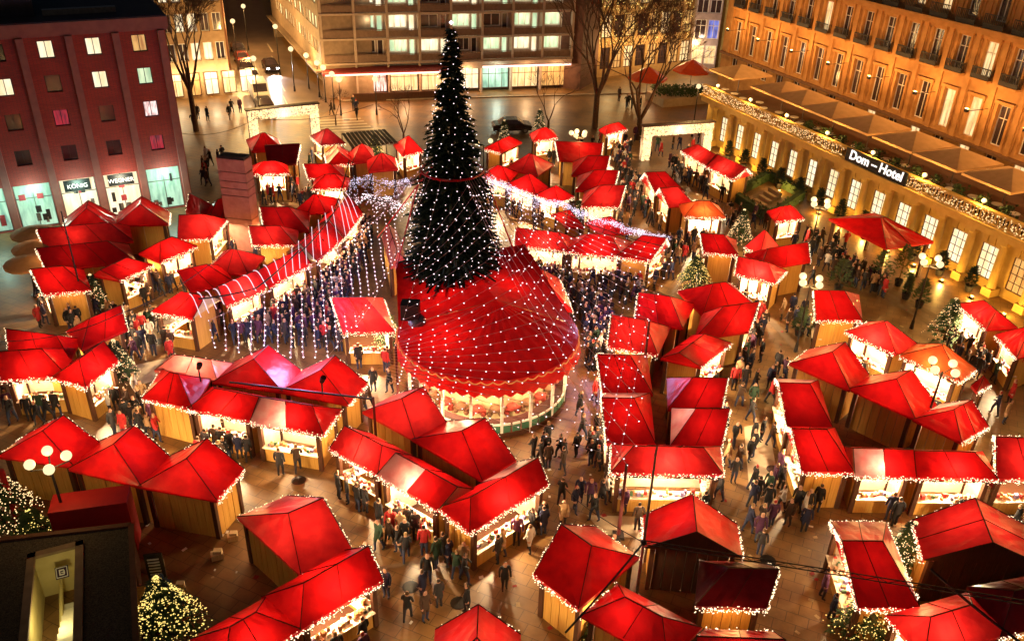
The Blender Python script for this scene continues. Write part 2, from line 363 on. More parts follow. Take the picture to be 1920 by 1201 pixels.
for i, j, cu, z0, z1 in wins:
    pm = lit.get((i, j), GLASS); pm = {'gold': GOLDWIN, 'pink': PINKWIN, 'red': REDWIN}.get(pm, pm) if isinstance(pm, str) else pm
    window(BL_, LO, lx, ln, cu-.52, cu+.52, z0, z1, .24, BLACK, pm, 1, 0, .06)
for i, u0, u1 in shops:
    window(BL_, LO, lx, ln, u0, u1, .02, 3.55, .28, STEEL, TEALWIN if i in (0, 4, 5) else WHITEWIN if i < 3 else TEALWIN, 1, 1, .08, name='shop_window')
    q = LO+lx*(u0+u1)/2+ln*.9+Vector((0, 0, 2.9)); lamp(q, 170, (.62, 1, .78) if i > 1 or i == 0 else (1, .9, .65), BL_, .3)
    mq = MB()
    for k in range(7):
        u = random.uniform(u0+.2, u1-.5); z = random.choice((.3, .5, 1.2, 2.3)); fbox(mq, LO, lx, ln, u, u+random.uniform(.15, .5), z, z+random.uniform(.3, .9), -.26+k*.004, -.20+k*.004, k % 3)
    mq.build('window_display', [BLACK, STEEL, mat('display_red', (.4, .05, .06))], BL_, kind='stuff')
SIGN = mat('sign_board', (.012, .018, .02), None, 3, .4)
for (i, t) in ((2, 'KÖNIG'), (1, 'WEGNER')):
    u = bays[i]+1.62; b = MB(); fbox(b, LO, lx, ln, u-.95, u+.95, 2.55, 3.45, -.15, -.06); sb = b.build('sign_board', SIGN, BL_)
    put_text(t, .46, LO+lx*u+ln*(-.03)+Vector((0, 0, 2.95)), -lx, (0, 0, 1), emit('sign_letters', (1, .95, .85), 1.0), sb, 'lettering', top=BL_)

# ------------------------------------------------------------------ hotel with lit colonnade (right)
HO = Vector((20.72, 86.82, 0)); hx = Vector((.395, -.918, 0)).normalized(); hn = Vector((-.918, -.395, 0)).normalized()
HT = thing('hotel', HO, 'long sandstone hotel with a lit colonnade, roof terrace and rows of balconied windows', 'hotel')
U0, U1 = -3.4, 50.
HOx = HO+hx*U0
cols = [1.4-2.73+2.73*k for k in range(19)]
holes = []
for u in cols[:-1]:
    holes.append((u-U0+.62, u-U0+2.11, .7, 3.2))
door_i = {13}
f = MB(); wall_holes(f, HOx-hn*.55, hx, hn, U1-U0, 4.25, holes, .25); f.build('wall', HOTELC, HT)
for k, u in enumerate(cols):
    f = MB(); fbox(f, HO, hx, hn, u-.40, u+.40, 0, .6, -.5, .42); f.lathe(HO+hx*u+Vector((0, 0, 0)), [(.33, .6), (.31, 1.6), (.27, 3.8), (.38, 3.95)], 14); fbox(f, HO, hx, hn, u-.42, u+.42, 3.952, 4.24, -.5, .42)
    f.build('column', HOTELC, HT)
    if k < len(cols)-1:
        pm = GOLDWIN if k in door_i else WHITEWIN
        window(HT, HO-hn*.55, hx, hn, u+.62, u+2.11, .7, 3.2, .12, BROWN, pm, 2, 3, .05)
        b = MB(); fbox(b, HO, hx, hn, u+.6, u+1.0, 3.28, 4.2, -.545, -.44); fbox(b, HO, hx, hn, u+1.06, u+1.64, 3.28, 4.2, -.545, -.44); fbox(b, HO, hx, hn, u+1.7, u+2.12, 3.28, 4.2, -.545, -.44)
        b.build('transom_panel', HOTELC, HT)
f = MB(); fbox(f, HO, hx, hn, U0, U1, 4.252, 4.75, -.9, .45); fbox(f, HO, hx, hn, U0, U1, 4.752, 4.95, -.9, .75)
f.build('architrave', HOTELC, HT)
f = MB(); fbox(f, HO, hx, hn, U0, U1, 4.3, 4.9, -9, -.91); f.face([HO+hx*U0-hn*.61, HO+hx*U0-hn*9, HO+hx*U0-hn*9+Vector((0, 0, 4.3)), HO+hx*U0-hn*.61+Vector((0, 0, 4.3))]); f.build('terrace_floor', mat('terrace_tiles', (.12, .06, .035), (.08, .04, .025), 1, .6), HT)
f = MB(); fbox(f, HO, hx, hn, U0, U1, 5.78, 5.95, .1, .5); fbox(f, HO, hx, hn, U0, U1, 4.952, 5.1, .1, .5); f.build('balustrade_rail', HOTELC, HT)
bl = MB(); u = U0+.1
while u < U1:
    if not 17.6 < u < 24.5: bl.tube(HO+hx*u+hn*.3+Vector((0, 0, 5.1)), HO+hx*u+hn*.3+Vector((0, 0, 5.78)), .07, .07, 4)
    u += .3
bl.build('baluster_row', HOTELC, HT, kind='stuff')
ll = MB(); u = U0
while u < U1:
    if not 17.7 < u < 24.3:
        for k in range(3): ll.octa(HO+hx*(u+random.uniform(0, .3))+hn*random.uniform(.45, .56)+Vector((0, 0, random.uniform(5.0, 5.95))), .042)
    u += .11
ll.build('light_string', LED, HT, kind='stuff')
b = MB(); fbox(b, HO, hx, hn, 18.3, 25.0, 4.98, 6.05, .52, .66); sb = b.build('sign_board', SIGN, HT)
put_text('Dom – Hotel', 1.08, HO+hx*21.7+hn*.68+Vector((0, 0, 5.58)), hx, (0, 0, 1), emit('hotel_letters', (1, .93, .85), 1.1), sb, 'lettering', .12, .02, top=HT)
# upper facade
FO = HO-hn*9+hx*-14; FW_ = 66
holes = []; fw_list = []
for k in range(24):
    u = 1.2+2.73*k+.83
    for (z0, z1, j) in ((7.0, 10.2, 0), (11.85, 14.6, 1), (16.1, 18.9, 2), (19.8, 22.0, 3)):
        holes.append((u, u+1.15, z0, z1)); fw_list.append((u, z0, z1, j, k))
    holes.append((u, u+1.15, 4.95, 6.2)); fw_list.append((u, 4.95, 6.2, -1, k))
f = MB(); wall_holes(f, FO, hx, hn, FW_, 24, holes, .35, z0=0); shell(f, FO, hx, hn, FW_, 24, 12); f.build('wall', HOTELW, HT)
f = MB(); fbox(f, FO, hx, hn, 0, FW_, 15.0, 15.35, .003, .5); fbox(f, FO, hx, hn, 0, FW_, 15.352, 15.55, .003, .75); f.build('cornice', HOTELW, HT)
f = MB(); fbox(f, FO, hx, hn, 0, FW_, 6.35, 6.6, .003, .35); f.build('sill_band', mat('sill_band_stone', (.2, .10, .05)), HT)
for k in range(25):
    f = MB(); u = 1.2+2.73*k; fbox(f, FO, hx, hn, u-.22, u+.22, 6.602, 14.99, .003, .16); f.build('pilaster', HOTELW, HT)
random.seed(3)
for u, z0, z1, j, k in fw_list:
    if j < 0:
        pm = WARMWIN if k in (8, 10, 12, 14, 15, 17) else GLASS; window(HT, FO, hx, hn, u, u+1.15, z0, z1, .28, WHITE, pm, 1, 0, .06); continue
    pm = WARMWIN if (j, k) in ((0, 11), (0, 12), (1, 12), (1, 5), (2, 9), (2, 10), (2, 14)) else GLASS
    window(HT, FO, hx, hn, u, u+1.15, z0, z1, .28, WHITE, pm, 1, 1, .085)
    sf = MB(); fbox(sf, FO, hx, hn, u-.20, u-.02, z0-.1, z1+.12, .003, .13); fbox(sf, FO, hx, hn, u+1.17, u+1.35, z0-.1, z1+.12, .003, .13); fbox(sf, FO, hx, hn, u-.28, u+1.43, z1+.122, z1+.34, .003, .24)
    for gq in (-.52, 1.60): fbox(sf, FO, hx, hn, u+gq, u+gq+.06, z0, z1, .003, .10)
    sf.build('window_surround', HOTELW, HT)
    if j in (1,):
        b = MB(); fbox(b, FO, hx, hn, u-.3, u+1.45, z0-.28, z0-.1, .003, .6); bs_ = b.build('balcony', HOTELW, HT)
        r = MB(); fbox(r, FO, hx, hn, u-.3, u+1.45, z0+.72, z0+.8, .5, .58)
        for q in range(12): fbox(r, FO, hx, hn, u-.3+q*.155, u-.26+q*.155, z0-.1, z0+.72, .52, .56)
        for q in range(3): fbox(r, FO, hx, hn, u-.3, u-.26, z0-.1, z0+.75, .05+q*.15, .09+q*.15); fbox(r, FO, hx, hn, u+1.41, u+1.45, z0-.1, z0+.75, .05+q*.15, .09+q*.15)
        fbox(r, FO, hx, hn, u-.28, u+1.43, z0-.08, z0+.25, .53, .55)
        sub(r, 'railing', BLACK, bs_, HT)
    if j == 2:
        r = MB(); fbox(r, FO, hx, hn, u-.4, u+1.55, z0+.5, z0+.57, .6, .68)
        for q in range(12): fbox(r, FO, hx, hn, u-.4+q*.17, u-.36+q*.17, 15.56, z0+.5, .62, .66)
        fbox(r, FO, hx, hn, u-.38, u+1.53, 15.56, 15.95, .63, .65); r.build('railing', BLACK, HT)
# wash lamps standing on the balustrade (their glow is in the photograph)
for u in [-1+5.46*k for k in range(10)]:
    q = HO+hx*u+hn*.3+Vector((0, 0, 5.95)); t = thing('terrace_lamp', q, '%s small round lamp on the hotel balustrade from the gate end' % ORD[int((u+1.01)/5.46)], 'lamp', 'lamps along the hotel balustrade')
    b = MB(); b.tube(q, q+Vector((0, 0, .25)), .05, .05, 6); b.build('stem', BLACK, t); b = MB(); b.ball(q+Vector((0, 0, .4)), .17); b.build('globe', GLOBE, t, smooth=True)
    lamp(q+Vector((0, 0, .45))+hn*.2, 420, (1, .52, .13), t, .18)
for u in [.0+2.73*k for k in range(17)]:  # ground floods added to brighten the colonnade
    q = HO+hx*(u+1.4)+hn*1.7; t = thing('added_ground_flood', q, '%s added low flood lamp before the hotel columns from the gate end' % ORD[int(u/2.73+.01)], 'lamp', 'added flood lamps before the hotel columns')
    b = MB(); b.box(q, .3, .22, .18, hx, hn); b.build('housing', BLACK, t); b = MB(); b.box(q-hn*.06+Vector((0, 0, .182)), .22, .1, .02, hx, hn); b.build('lens', GLOBE, t)
    lamp(q+Vector((0, 0, .35)), 175, (1, .56, .11), t, .12)
# added floods above the sill band, to brighten facade and parasols
for u in [3+5.46*k for k in range(12)]:
    q = FO+hx*(u+.93)+hn*2.5+Vector((0, 0, 9.6)); t = thing('added_flood_lamp', q, '%s added flood lamp on an arm along the hotel facade from its far end' % ORD[int((u-2.9)/5.46)], 'lamp', 'added flood lamps along the hotel facade')
    b = MB(); b.box(q, .3, .2, .2, hx, hn); b.tube(q+Vector((0, 0, .05)), q-hn*2.5+Vector((0, 0, .05)), .03, n=4); b.build('housing', BLACK, t)
    b = MB(); b.box(q+Vector((0, 0, .252)), .3, .16, .02, hx, hn); b.build('lens', GLOBE, t)
    lamp(q+Vector((0, 0, .45)), 430, (1, .49, .14), t, .15)

# ------------------------------------------------------------------ apartment block (top centre)
AO = Vector((-22.77, 101.3, 0)); ax = Vector((.967, .2555, 0)).normalized(); an = Vector((.2555, -.967, 0)).normalized()
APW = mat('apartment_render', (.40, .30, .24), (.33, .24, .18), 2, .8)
AP = thing('apartment_block', AO, 'apartment block with deep balcony bays above a lit cafe and shops', 'building')
bw = 3.76; nb = 8; FL = [4.05+2.77*k for k in range(5)]
f = MB()
for k in range(nb+1): fbox(f, AO, ax, an, k*bw-.14, k*bw+.14, 4.0, 17.8, -1.3, .05)
f.build('bay_wall', APW, AP)
f = MB()
for z in FL+[17.8]: fbox(f, AO, ax, an, -.2, nb*bw+.2, z-.22, z-.002, -1.35, .14)
f.build('floor_slab', APW, AP)
f = MB(); holes = []
for z in FL:
    for k in range(nb): holes.append((k*bw+.25, k*bw+2.45, z+.8, z+2.35)); holes.append((k*bw+2.6, k*bw+3.4, z+.05, z+2.35))
O2 = AO-an*1.3
wall_holes(f, O2, ax, an, nb*bw, 17.8, holes, .15, z0=4.0); shell(f, O2, ax, an, nb*bw, 17.8, 10); f.build('wall', APW, AP)
litb = {(0, 1), (1, 1), (2, 1), (2, 0), (3, 0), (2, 2), (4, 2), (5, 2), (6, 1), (7, 1), (6, 0), (7, 2), (0, 3), (3, 3), (5, 0), (4, 1), (1, 2), (6, 2), (4, 3), (5, 3), (7, 0), (2, 3), (6, 3)}
random.seed(5)
for j, z in enumerate(FL):
    for k in range(nb):
        pm = (GREENWIN if (k+j) % 3 else WHITEWIN) if (k, j) in litb else (REDWIN if (j == 2 and k < 2) else GLASS)
        window(AP, O2, ax, an, k*bw+.25, k*bw+2.45, z+.8, z+2.35, .1, WHITE, pm, 1 if k % 2 else 2, 0, .13)
        window(AP, O2, ax, an, k*bw+2.6, k*bw+3.4, z+.05, z+2.35, .1, WHITE, pm, 0, 0, .13)
        r = MB(); fbox(r, AO, ax, an, k*bw+.16, (k+1)*bw-.16, z+.86, z+.93, -.06, .02); fbox(r, AO, ax, an, k*bw+.16, (k+1)*bw-.16, z+.05, z+.8, -.04, -.02)
        for q in range(10): fbox(r, AO, ax, an, k*bw+.2+q*.37, k*bw+.24+q*.37, z, z+.855, -.018, .012)
        r.build('railing', mat('balcony_panel', (.20, .12, .08), (.14, .085, .06), 3), AP)
        if (k, j) in litb: lamp(AO+ax*(k*bw+1.6)-an*.5+Vector((0, 0, z+1.9)), 34, (1, .92, .6), AP, .3)  # fill light added in each lit bay to brighten the facade
# side face along the street
sx = Vector((-.40, .917, 0)).normalized(); sn = Vector((-.917, -.40, 0)).normalized()
holes = []; sw = []
for z in FL[:4]:
    for k in range(16):
        u = 1.2+k*1.75+(k//4)*.8; holes.append((u, u+1.3, z+.9, z+2.3)); sw.append((u, z+.9, z+2.3))
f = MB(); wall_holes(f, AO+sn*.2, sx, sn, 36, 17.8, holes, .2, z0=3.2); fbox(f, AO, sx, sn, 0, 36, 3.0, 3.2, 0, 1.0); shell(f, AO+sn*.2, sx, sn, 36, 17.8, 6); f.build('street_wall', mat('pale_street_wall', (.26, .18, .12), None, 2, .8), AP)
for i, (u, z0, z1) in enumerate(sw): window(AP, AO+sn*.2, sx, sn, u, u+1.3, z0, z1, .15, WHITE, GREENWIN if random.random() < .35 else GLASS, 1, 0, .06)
# ground floor: cafe front, shops
shopm = [PINKWIN, PINKWIN, WARMWIN, WARMWIN, WHITEWIN, TEALWIN, WARMWIN, GOLDWIN]
for k in range(nb):
    window(AP, AO-an*.9, ax, an, k*bw+.2, (k+1)*bw-.2, .3, 2.9, .1, BROWN, shopm[k], 3, 1, .08, name='shop_window')
    lamp(AO+ax*(k*bw+1.8)+an*.6+Vector((0, 0, 2.6)), 260, (1, .60, .28) if k != 5 else (.8, 1, .8), AP, .3)
    b = MB(); fbox(b, AO, ax, an, k*bw-.1, k*bw+.1, 0, 3.8, -.95, -.2); b.build('pier', APW, AP)
b = MB(); fbox(b, AO, ax, an, -.3, 14.8, 3.05, 3.4, -.85, 1.9); b.build('awning', mat('cafe_awning', (.4, .06, .05)), AP)
b = MB(); fbox(b, AO, ax, an, 0, 14.6, 3.06, 3.22, 1.91, 1.96); fbox(b, AO, ax, an, 18.8, 30, 3.1, 3.3, .3, .36); b.build('neon_strip', emit('pink_neon', (1, .55, .45), 2.2), AP)
b = MB(); fbox(b, AO, ax, an, 14.9, nb*bw, 3.05, 3.85, -.85, .3); b.build('fascia', APW, AP)
b = MB(); fbox(b, AO, ax, an, 3, 14, 0, .9, 1.6, 1.8)
solo(b, 'planter_box', BROWN, AO+ax*8+an*1.7, 'long dark planter screening the cafe under the apartment block', 'planter')

# ------------------------------------------------------------------ other buildings at the back
def block(name, a, b, H, D, m, label, floors, bays_, fz0, fh, ww, wh, lit_fn, fm=WHITE, bars=(1, 0), rows_from=0):
    a, b = Vector(a), Vector(b); ux = (b-a).normalized(); n = Vector((ux.y, -ux.x, 0)); W = (b-a).length
    T = thing(name, a, label, 'building'); st = W/bays_; holes = []; L = []
    for j in range(floors):
        for k in range(bays_):
            u = (k+.5)*st; holes.append((u-ww/2, u+ww/2, fz0+j*fh, fz0+j*fh+wh)); L.append((u, fz0+j*fh, j, k))
    f = MB(); wall_holes(f, a, ux, n, W, H, holes, .3); shell(f, a, ux, n, W, H, D); f.build('wall', m, T)
    for u, z, j, k in L: window(T, a, ux, n, u-ww/2, u+ww/2, z, z+wh, .22, fm, lit_fn(j, k), bars[0], bars[1], .1)
    return T, a, ux, n, W
YELLW = mat('ochre_render', (.42, .27, .14), (.33, .2, .1), 2, .8)
T, a, ux, n, W = block('corner_house', P(300, 190), P(436, 178), 18, 10, YELLW, 'pale corner house with pairs of slim lit windows behind the bare tree', 5, 6, 4.2, 3.2, 1.0, 2.0,
      lambda j, k: WHITEWIN if (j*7+k*3) % 4 < 2 else GLASS)
for k in range(5):
    window(T, a+n*.02, ux, n, 1.2+k*2.0, 2.7+k*2.0, .3, 2.9, -.06, BROWN, (WARMWIN, GOLDWIN, WHITEWIN, WARMWIN, WHITEWIN)[k], 1, 1, .08, 'shop_window')
    lamp(a+ux*(2+k*2.)+n*1+Vector((0, 0, 2.6)), 220, (1, .75, .42), T, .3)
T, a, ux, n, W = block('street_house', P(436, 150), P(415, -30), 18, 12, mat('rust_render', (.3, .13, .07), None, 2, .8), 'long reddish house lining the far side of the street', 4, 14, 4, 3.1, 1.1, 1.8,
      lambda j, k: (REDWIN, GOLDWIN, GLASS, WARMWIN, GLASS)[(j*3+k) % 5])
GOLDF = mat('gold_facade', (.48, .30, .12), (.36, .2, .08), 2, .8)
T, a, ux, n, W = block('department_store', P(1098, 148), P(1290, 128), 22, 20, GOLDF, 'golden lit department store behind the bare trees', 5, 9, 1.0, 4.0, 1.5, 2.8, lambda j, k: (GOLDWIN, GLASS, GOLDWIN, WARMWIN, GLASS)[(j*2+k) % 5], BROWN, (2, 2))
lm = MB()
for k in range(900): lm.octa(a+ux*random.uniform(0, W)+n*.3+Vector((0, 0, random.uniform(4, 20))), .07)
lm.build('light_string', LEDY, T, kind='stuff')
for k in range(5): lamp(a+ux*(2+k*W/5)+n*2.5+Vector((0, 0, 4)), 260, (1, .66, .26), T, .4)
T, a, ux, n, W = block('grid_building', P(1291, 136), P(1338, 138), 22, 8, mat('grid_render', (.46, .36, .34), None, 2, .7), 'pale gridded office tower with dark and blue panes', 6, 2, 1.2, 3.3, 1.5, 2.5,
      lambda j, k: BLUEWIN if (j, k) in ((1, 1), (4, 0)) else (WARMWIN if j == 0 else GLASS), WHITE, (1, 1))
for j in range(2): lamp(a+ux*W/2+n*3+Vector((0, 0, 4+8*j)), 160, (1, .75, .6), T, .4)
T, a, ux, n, W = block('cream_building', P(1345, 128), P(1400, 118), 24, 8, mat('cream_render', (.5, .36, .17), None, 2, .8), 'cream building with a red sign band in the gap beside the hotel', 6, 3, 1.5, 3.4, 1.2, 1.8,
      lambda j, k: WARMWIN if (j*2+k) % 5 == 0 else GLASS, BROWN)
b = MB(); fbox(b, a, ux, n, 1, W, 7.2, 8.0, .003, .2); b.build('sign_board', emit('red_sign', (.9, .12, .08), .8), T)
for j in range(3): lamp(a+ux*W/2+n*3+Vector((0, 0, 3+6*j)), 200, (1, .72, .3), T, .4)
# the dark return wall beside the apartment block
b = MB(); p, q = P(1066, 166), P(1098, 148); dd = (q-p).normalized(); b.box((p+q)/2, (q-p).length, 3, 14, dd)
solo(b, 'link_building', mat('dark_link_wall', (.12, .05, .03), None, 2, .8), (p+q)/2, 'dark windowless link wall between the apartments and the golden store', 'building')
# closing houses far up the street
T, a, ux, n, W = block('far_house', P(380, -30), P(500, -20), 16, 10, YELLW, 'lit house closing the far end of the street', 4, 8, 3, 3, 1.2, 1.8, lambda j, k: GOLDWIN if (j+k) % 2 else REDWIN)
# ------------------------------------------------------------------ market stalls
ZE = 2.45
GOODS = [mat('goods_a', (.75, .68, .55)), mat('goods_b', (.6, .28, .1)), mat('goods_c', (.55, .06, .05)), mat('goods_d', (.12, .25, .14)), mat('goods_e', (.25, .2, .4)), mat('goods_f', (.3, .16, .08))]
TOPM = mat('pale_counter', (.72, .64, .5), (.62, .52, .38), 3, .5)
CEIL = mat('pale_lining', (.7, .6, .45), None, 2, .7)
OPEN = []; FOOT = []     # footprints, kept clear of people
def stall(label, px, axis, ends, opens, lit, W=60, canvas_=None, led=None, dark='', pale='', group='red-roofed market stalls', rise=None, seams=2, ze=ZE, dens=9., walls=True, planks=False, name='market_stall', cat='market stall', gaps=''):
    m = canvas_ or random.choice((RED, RED, RED2, RED3)); planks = planks or px[2][1] > 700
    c = [P(x, y, ze) for x, y in px]
    # square the footprint up: average the opposite edges
    e = ((c[1]-c[0])+(c[2]-c[3]))/2*1.05; f_ = ((c[3]-c[0])+(c[2]-c[1]))/2*1.05; ctr = (c[0]+c[1]+c[2]+c[3])/4
    c = [ctr-e/2-f_/2, ctr+e/2-f_/2, ctr+e/2+f_/2, ctr-e/2+f_/2]
    base = Vector((ctr.x, ctr.y, 0)); FOOT.append([(p.x, p.y) for p in c])
    T = thing(name, base, label, cat, group)
    if axis == 'LR': q = [c[1], c[2], c[3], c[0]]; names = 'RFLB'; ends = ends[::-1]
    else: q = c; names = 'BRFL'
    # q0q1 = first end, q2q3 = second end
    m0, m1 = (q[0]+q[1])/2, (q[2]+q[3])/2; ax_ = (m1-m0); Ln = ax_.length; ax_.normalize(); span = ((q[1]-q[0]).length+(q[2]-q[3]).length)/2
    h = rise or min(1.15, max(.6, .34*span)); hz = Vector((0, 0, h))
    off = lambda e_: -.32 if e_ == 'g' else 0.0 if e_ == 'f' else min(.46*span, Ln*.45)
    R0 = m0+ax_*off(ends[0])+hz; R1 = m1-ax_*off(ends[1])+hz
    # canvas panels
    def panel(e0, e1, r1, r0, n=1, side=''):
        for k in range(n):
            a, b = k/n, (k+1)/n
            A, B, C_, D = lerp(e0, e1, a), lerp(e0, e1, b), lerp(r0, r1, b), lerp(r0, r1, a)
            g_ = MB(); N = 5; sag = random.uniform(.03, .09)
            tri = (C_-D).length < .02
            vs = []
            for i in range(N+1):
                for j in range(N+1):
                    p = lerp(lerp(A, B, i/N), lerp(D, C_, i/N), j/N); p = p-Vector((0, 0, sag*16*(i/N)*(1-i/N)*(j/N)*(1-j/N)))
                    vs.append(p+Vector((0, 0, random.gauss(0, .014)))*(0 < i < N and 0 < j < N))
            g_.poly(vs, [(i*(N+1)+j, (i+1)*(N+1)+j, (i+1)*(N+1)+j+1, i*(N+1)+j+1) for i in range(N) for j in range(N)])
            dz = Vector((0, 0, -.16)); i0 = len(g_.v); g_.poly([A, B, B+dz, A+dz], [(0, 1, 2, 3)])
            o_ = g_.build('roof_panel', LITC if side in pale and side and (k % 2 == n-1 or n == 1) else m, T, smooth=False)
            if side and side in pale and (k % 2 == n-1 or n == 1): o_['label'] = 'roof panel lightened by painted-in lamp light'
    ns = max(1, min(seams, round(Ln/1.6)))
    panel(q[1], q[2], R1, R0, ns, names[1]); panel(q[3], q[0], R0, R1, ns, names[3])
    for ee, (a, b, r) in ((ends[0], (q[0], q[1], R0)), (ends[1], (q[2], q[3], R1))):
        if ee != 'f': panel(a, b, r, r, 1, names[0] if r is R0 else names[2])
        else:
            g_ = MB(); g_.face([a, b, r]); g_.build('gable_end', BROWN if dark else PALEW, T)  # dark huts: brown gable stands in for shade
    fr = MB(); u = Vector((0, 0, .02))
    fr.tube(R0+u, R1+u, .028, n=4)
    for r, ps in ((R0, (q[0], q[1])), (R1, (q[2], q[3]))):
        for p_ in ps: fr.tube(r+u, p_+u, .022, n=4)
    if ns > 1:
        for k in range(1, ns):
            r = lerp(R0, R1, k/ns)
            for a, b in ((q[1], q[2]), (q[0], q[3])): fr.tube(r+u*1.5, lerp(a, b, k/ns)+u*1.5, .018, n=4)
    fr.build('roof_frame', BROWN, T)
    # walls
    ins = .30
    W4 = [p+(ctr-p).normalized()*ins*1.41 for p in c]
    W4 = [Vector((p.x, p.y, 0)) for p in W4]
    zt = ze-.10
    for p in W4:
        b = MB(); b.box(p, .2, .2, zt, (W4[1]-W4[0])); b.build('post', BROWN, T)
    sides = {'B': (0, 1), 'R': (1, 2), 'F': (2, 3), 'L': (3, 0)}
    lined = MB(); fasc = MB(); LD = MB()
    for s, (i, j) in sides.items():
        a, b = W4[i], W4[j]; d = b-a; L = d.length
        if L < .5: continue
        d.normalize(); n_ = Vector((d.y, -d.x, 0))
        if n_.dot(a-base) < 0: n_ = -n_
        a2, b2 = a+d*.12, b-d*.12; L2 = (b2-a2).length; mid = (a2+b2)/2
        if s in opens:
            k = MB(); k.box(mid-n_*.02, L2, .06, .88, d); k.build('counter', OCHRE, T)
            k = MB(); k.box(mid-n_*.12+Vector((0, 0, .885)), L2+.1, .62, .05, d); k.build('counter_top', TOPM, T)
            gd = MB(); u_ = .1
            while u_ < L2-.2:
                w_ = random.uniform(.07, .2); gd.box(a2+d*(u_+w_/2)-n_*random.uniform(.0, .3)+Vector((0, 0, .937)), w_*.9, random.uniform(.07, .2), random.uniform(.04, .26), d+n_*random.uniform(-.2, .2), mi=random.choice((0, 0, 0, 1, 1, 2, 3, 4, 5))); u_ += w_*random.uniform(.5, 1.3)
            # stock hung on the rail behind the counter
            u_ = .15
            while u_ < L2-.2:
                w_ = random.uniform(.1, .3); hh = random.uniform(.15, .5); gd.box(a2+d*(u_+w_/2)-n_*.55+Vector((0, 0, 2.05-hh)), w_*.8, .08, hh, d, mi=random.randrange(6)); u_ += w_+random.uniform(.05, .3)
            gd.build('goods', GOODS, T, kind='stuff')
            OPEN.append((a2, b2, n_, label))
            if random.random() < .7:
                sgn = MB(); sp = a2+d*random.uniform(.25, .75)*L2+n_*.10+Vector((0, 0, zt-.20)); sgn.box(sp, random.uniform(.5, 1.0), .03, .17, d); sgn.build('name_board', random.choice((PALEW, BROWN, WHITE)), T)
            fasc.box(mid+n_*.06+Vector((0, 0, zt-.24)), L2+.2, .04, .24, d)
        elif walls:
            npan = max(1, round(L2/(.42 if planks else 1.25))); st = L2/npan
            for k in range(npan):
                p_ = a2+d*(st*(k+.5)); w_ = MB(); w_.box(p_+n_*(random.uniform(-.008, .008)), st-.03, .05, zt-.02, d); w_.build('plank' if planks else 'wall_panel', BROWN if s in dark else OCHRE, T)  # on dark sides brown boards stand in for the deep shade
            lined.box(mid-n_*.06+Vector((0, 0, .05)), L2-.1, .03, zt-.15, d)
        if s in lit:   # string of small lamps along this eave (or up the gable)
            ends_here = {names[0]: (ends[0], R0), names[2]: (ends[1], R1)}
            ee = ends_here.get(s)
            pts = [c[i], ee[1], c[j]] if ee and ee[0] in 'gf' else [c[i], c[j]]
            for p_, q_ in zip(pts[:-1], pts[1:]):
                Lx = (q_-p_).length
                for k in range(int(Lx*dens*5.0)):
                    t = random.random(); z = random.triangular(-.34, .06, -.08)
                    LD.octa(lerp(p_, q_, t)+n_*random.uniform(-.04, .10)+Vector((0, 0, z)), random.uniform(.022, .032))
    for s, (i, j) in sides.items():     # the glow of each lamp string on what stands below it
        if s in lit:
            a, b = c[i], c[j]; n_ = ((a+b)/2-ctr); n_.z = 0; n_.normalize(); lamp((a+b)/2+n_*.30+Vector((0, 0, -.22)), 9*(b-a).length, (1, .50, .15), T, .45, 'string_glow')
    if lined.v: lined.build('lining', CEIL, T)
    if fasc.v: fasc.build('fascia', BROWN, T)
    if LD.v: LD.build('light_string', led or LEDP, T, kind='stuff')
    if opens and W:
        b = MB(); b.tube(ctr+Vector((0, 0, .02)), ctr-Vector((0, 0, .15)), .03, n=5); b.octa(ctr-Vector((0, 0, .2)), .09); b.build('lamp_bulb', BULB, T)
        sd_ = Vector((0, 0, 0))
        for s in opens: i, j = sides[s]; sd_ += (W4[i]+W4[j])/2-base
        sd_ = sd_/max(1, len(opens))
        lamp(ctr-Vector((0, 0, .28))+sd_*.35, W*12, (1, .74, .40), T, .16, 'stall_light')
        b = MB(); b.box(base+Vector((0, 0, .02)), max(.4, Ln-.8), max(.4, span-.8), .03, ax_); b.build('floor', BROWN, T)
    elif W:
        lamp(ctr-Vector((0, 0, .35)), W*.22, (1, .6, .28), T, .16, 'stall_light')
    return T

G1 = 'red-roofed stalls of the christmas market'
def st(label, *a, **k): k.setdefault('group', G1); return stall(label, *a, **k)
# front left trio
st('red gabled hut leftmost of three in the front left row, behind the four-globe street lamp', [(48, 818), (190, 828), (132, 877), (5, 850)], 'BF', 'gh', 'B', 'BL')
st('red gabled hut in the middle of the three-hut front left row with ochre back wall', [(190, 828), (316, 857), (264, 910), (132, 877)], 'BF', 'gh', 'B', 'B')
st('red gabled hut at the right end of the three-hut front left row', [(318, 858), (455, 878), (403, 937), (265, 908)], 'BF', 'gh', 'B', 'BR')
# front pair, bottom left of centre
st('large red gabled hut with dark right slope standing above the bottom edge left of centre', [(535, 931), (660, 1030), (560, 1073), (453, 970)], 'BF', 'gh', 'B', 'BRL', seams=2)
st('long red hut at the bottom with a bright counter facing the lower aisle', [(498, 1115), (640, 1037), (716, 1085), (562, 1180)], 'LR', 'hg', 'FR', 'FR', 80)
st('red hut cut by the bottom edge beside the lit little fir tree', [(360, 1200), (498, 1118), (560, 1182), (420, 1260)], 'LR', 'hh', 'F', 'F', 40)
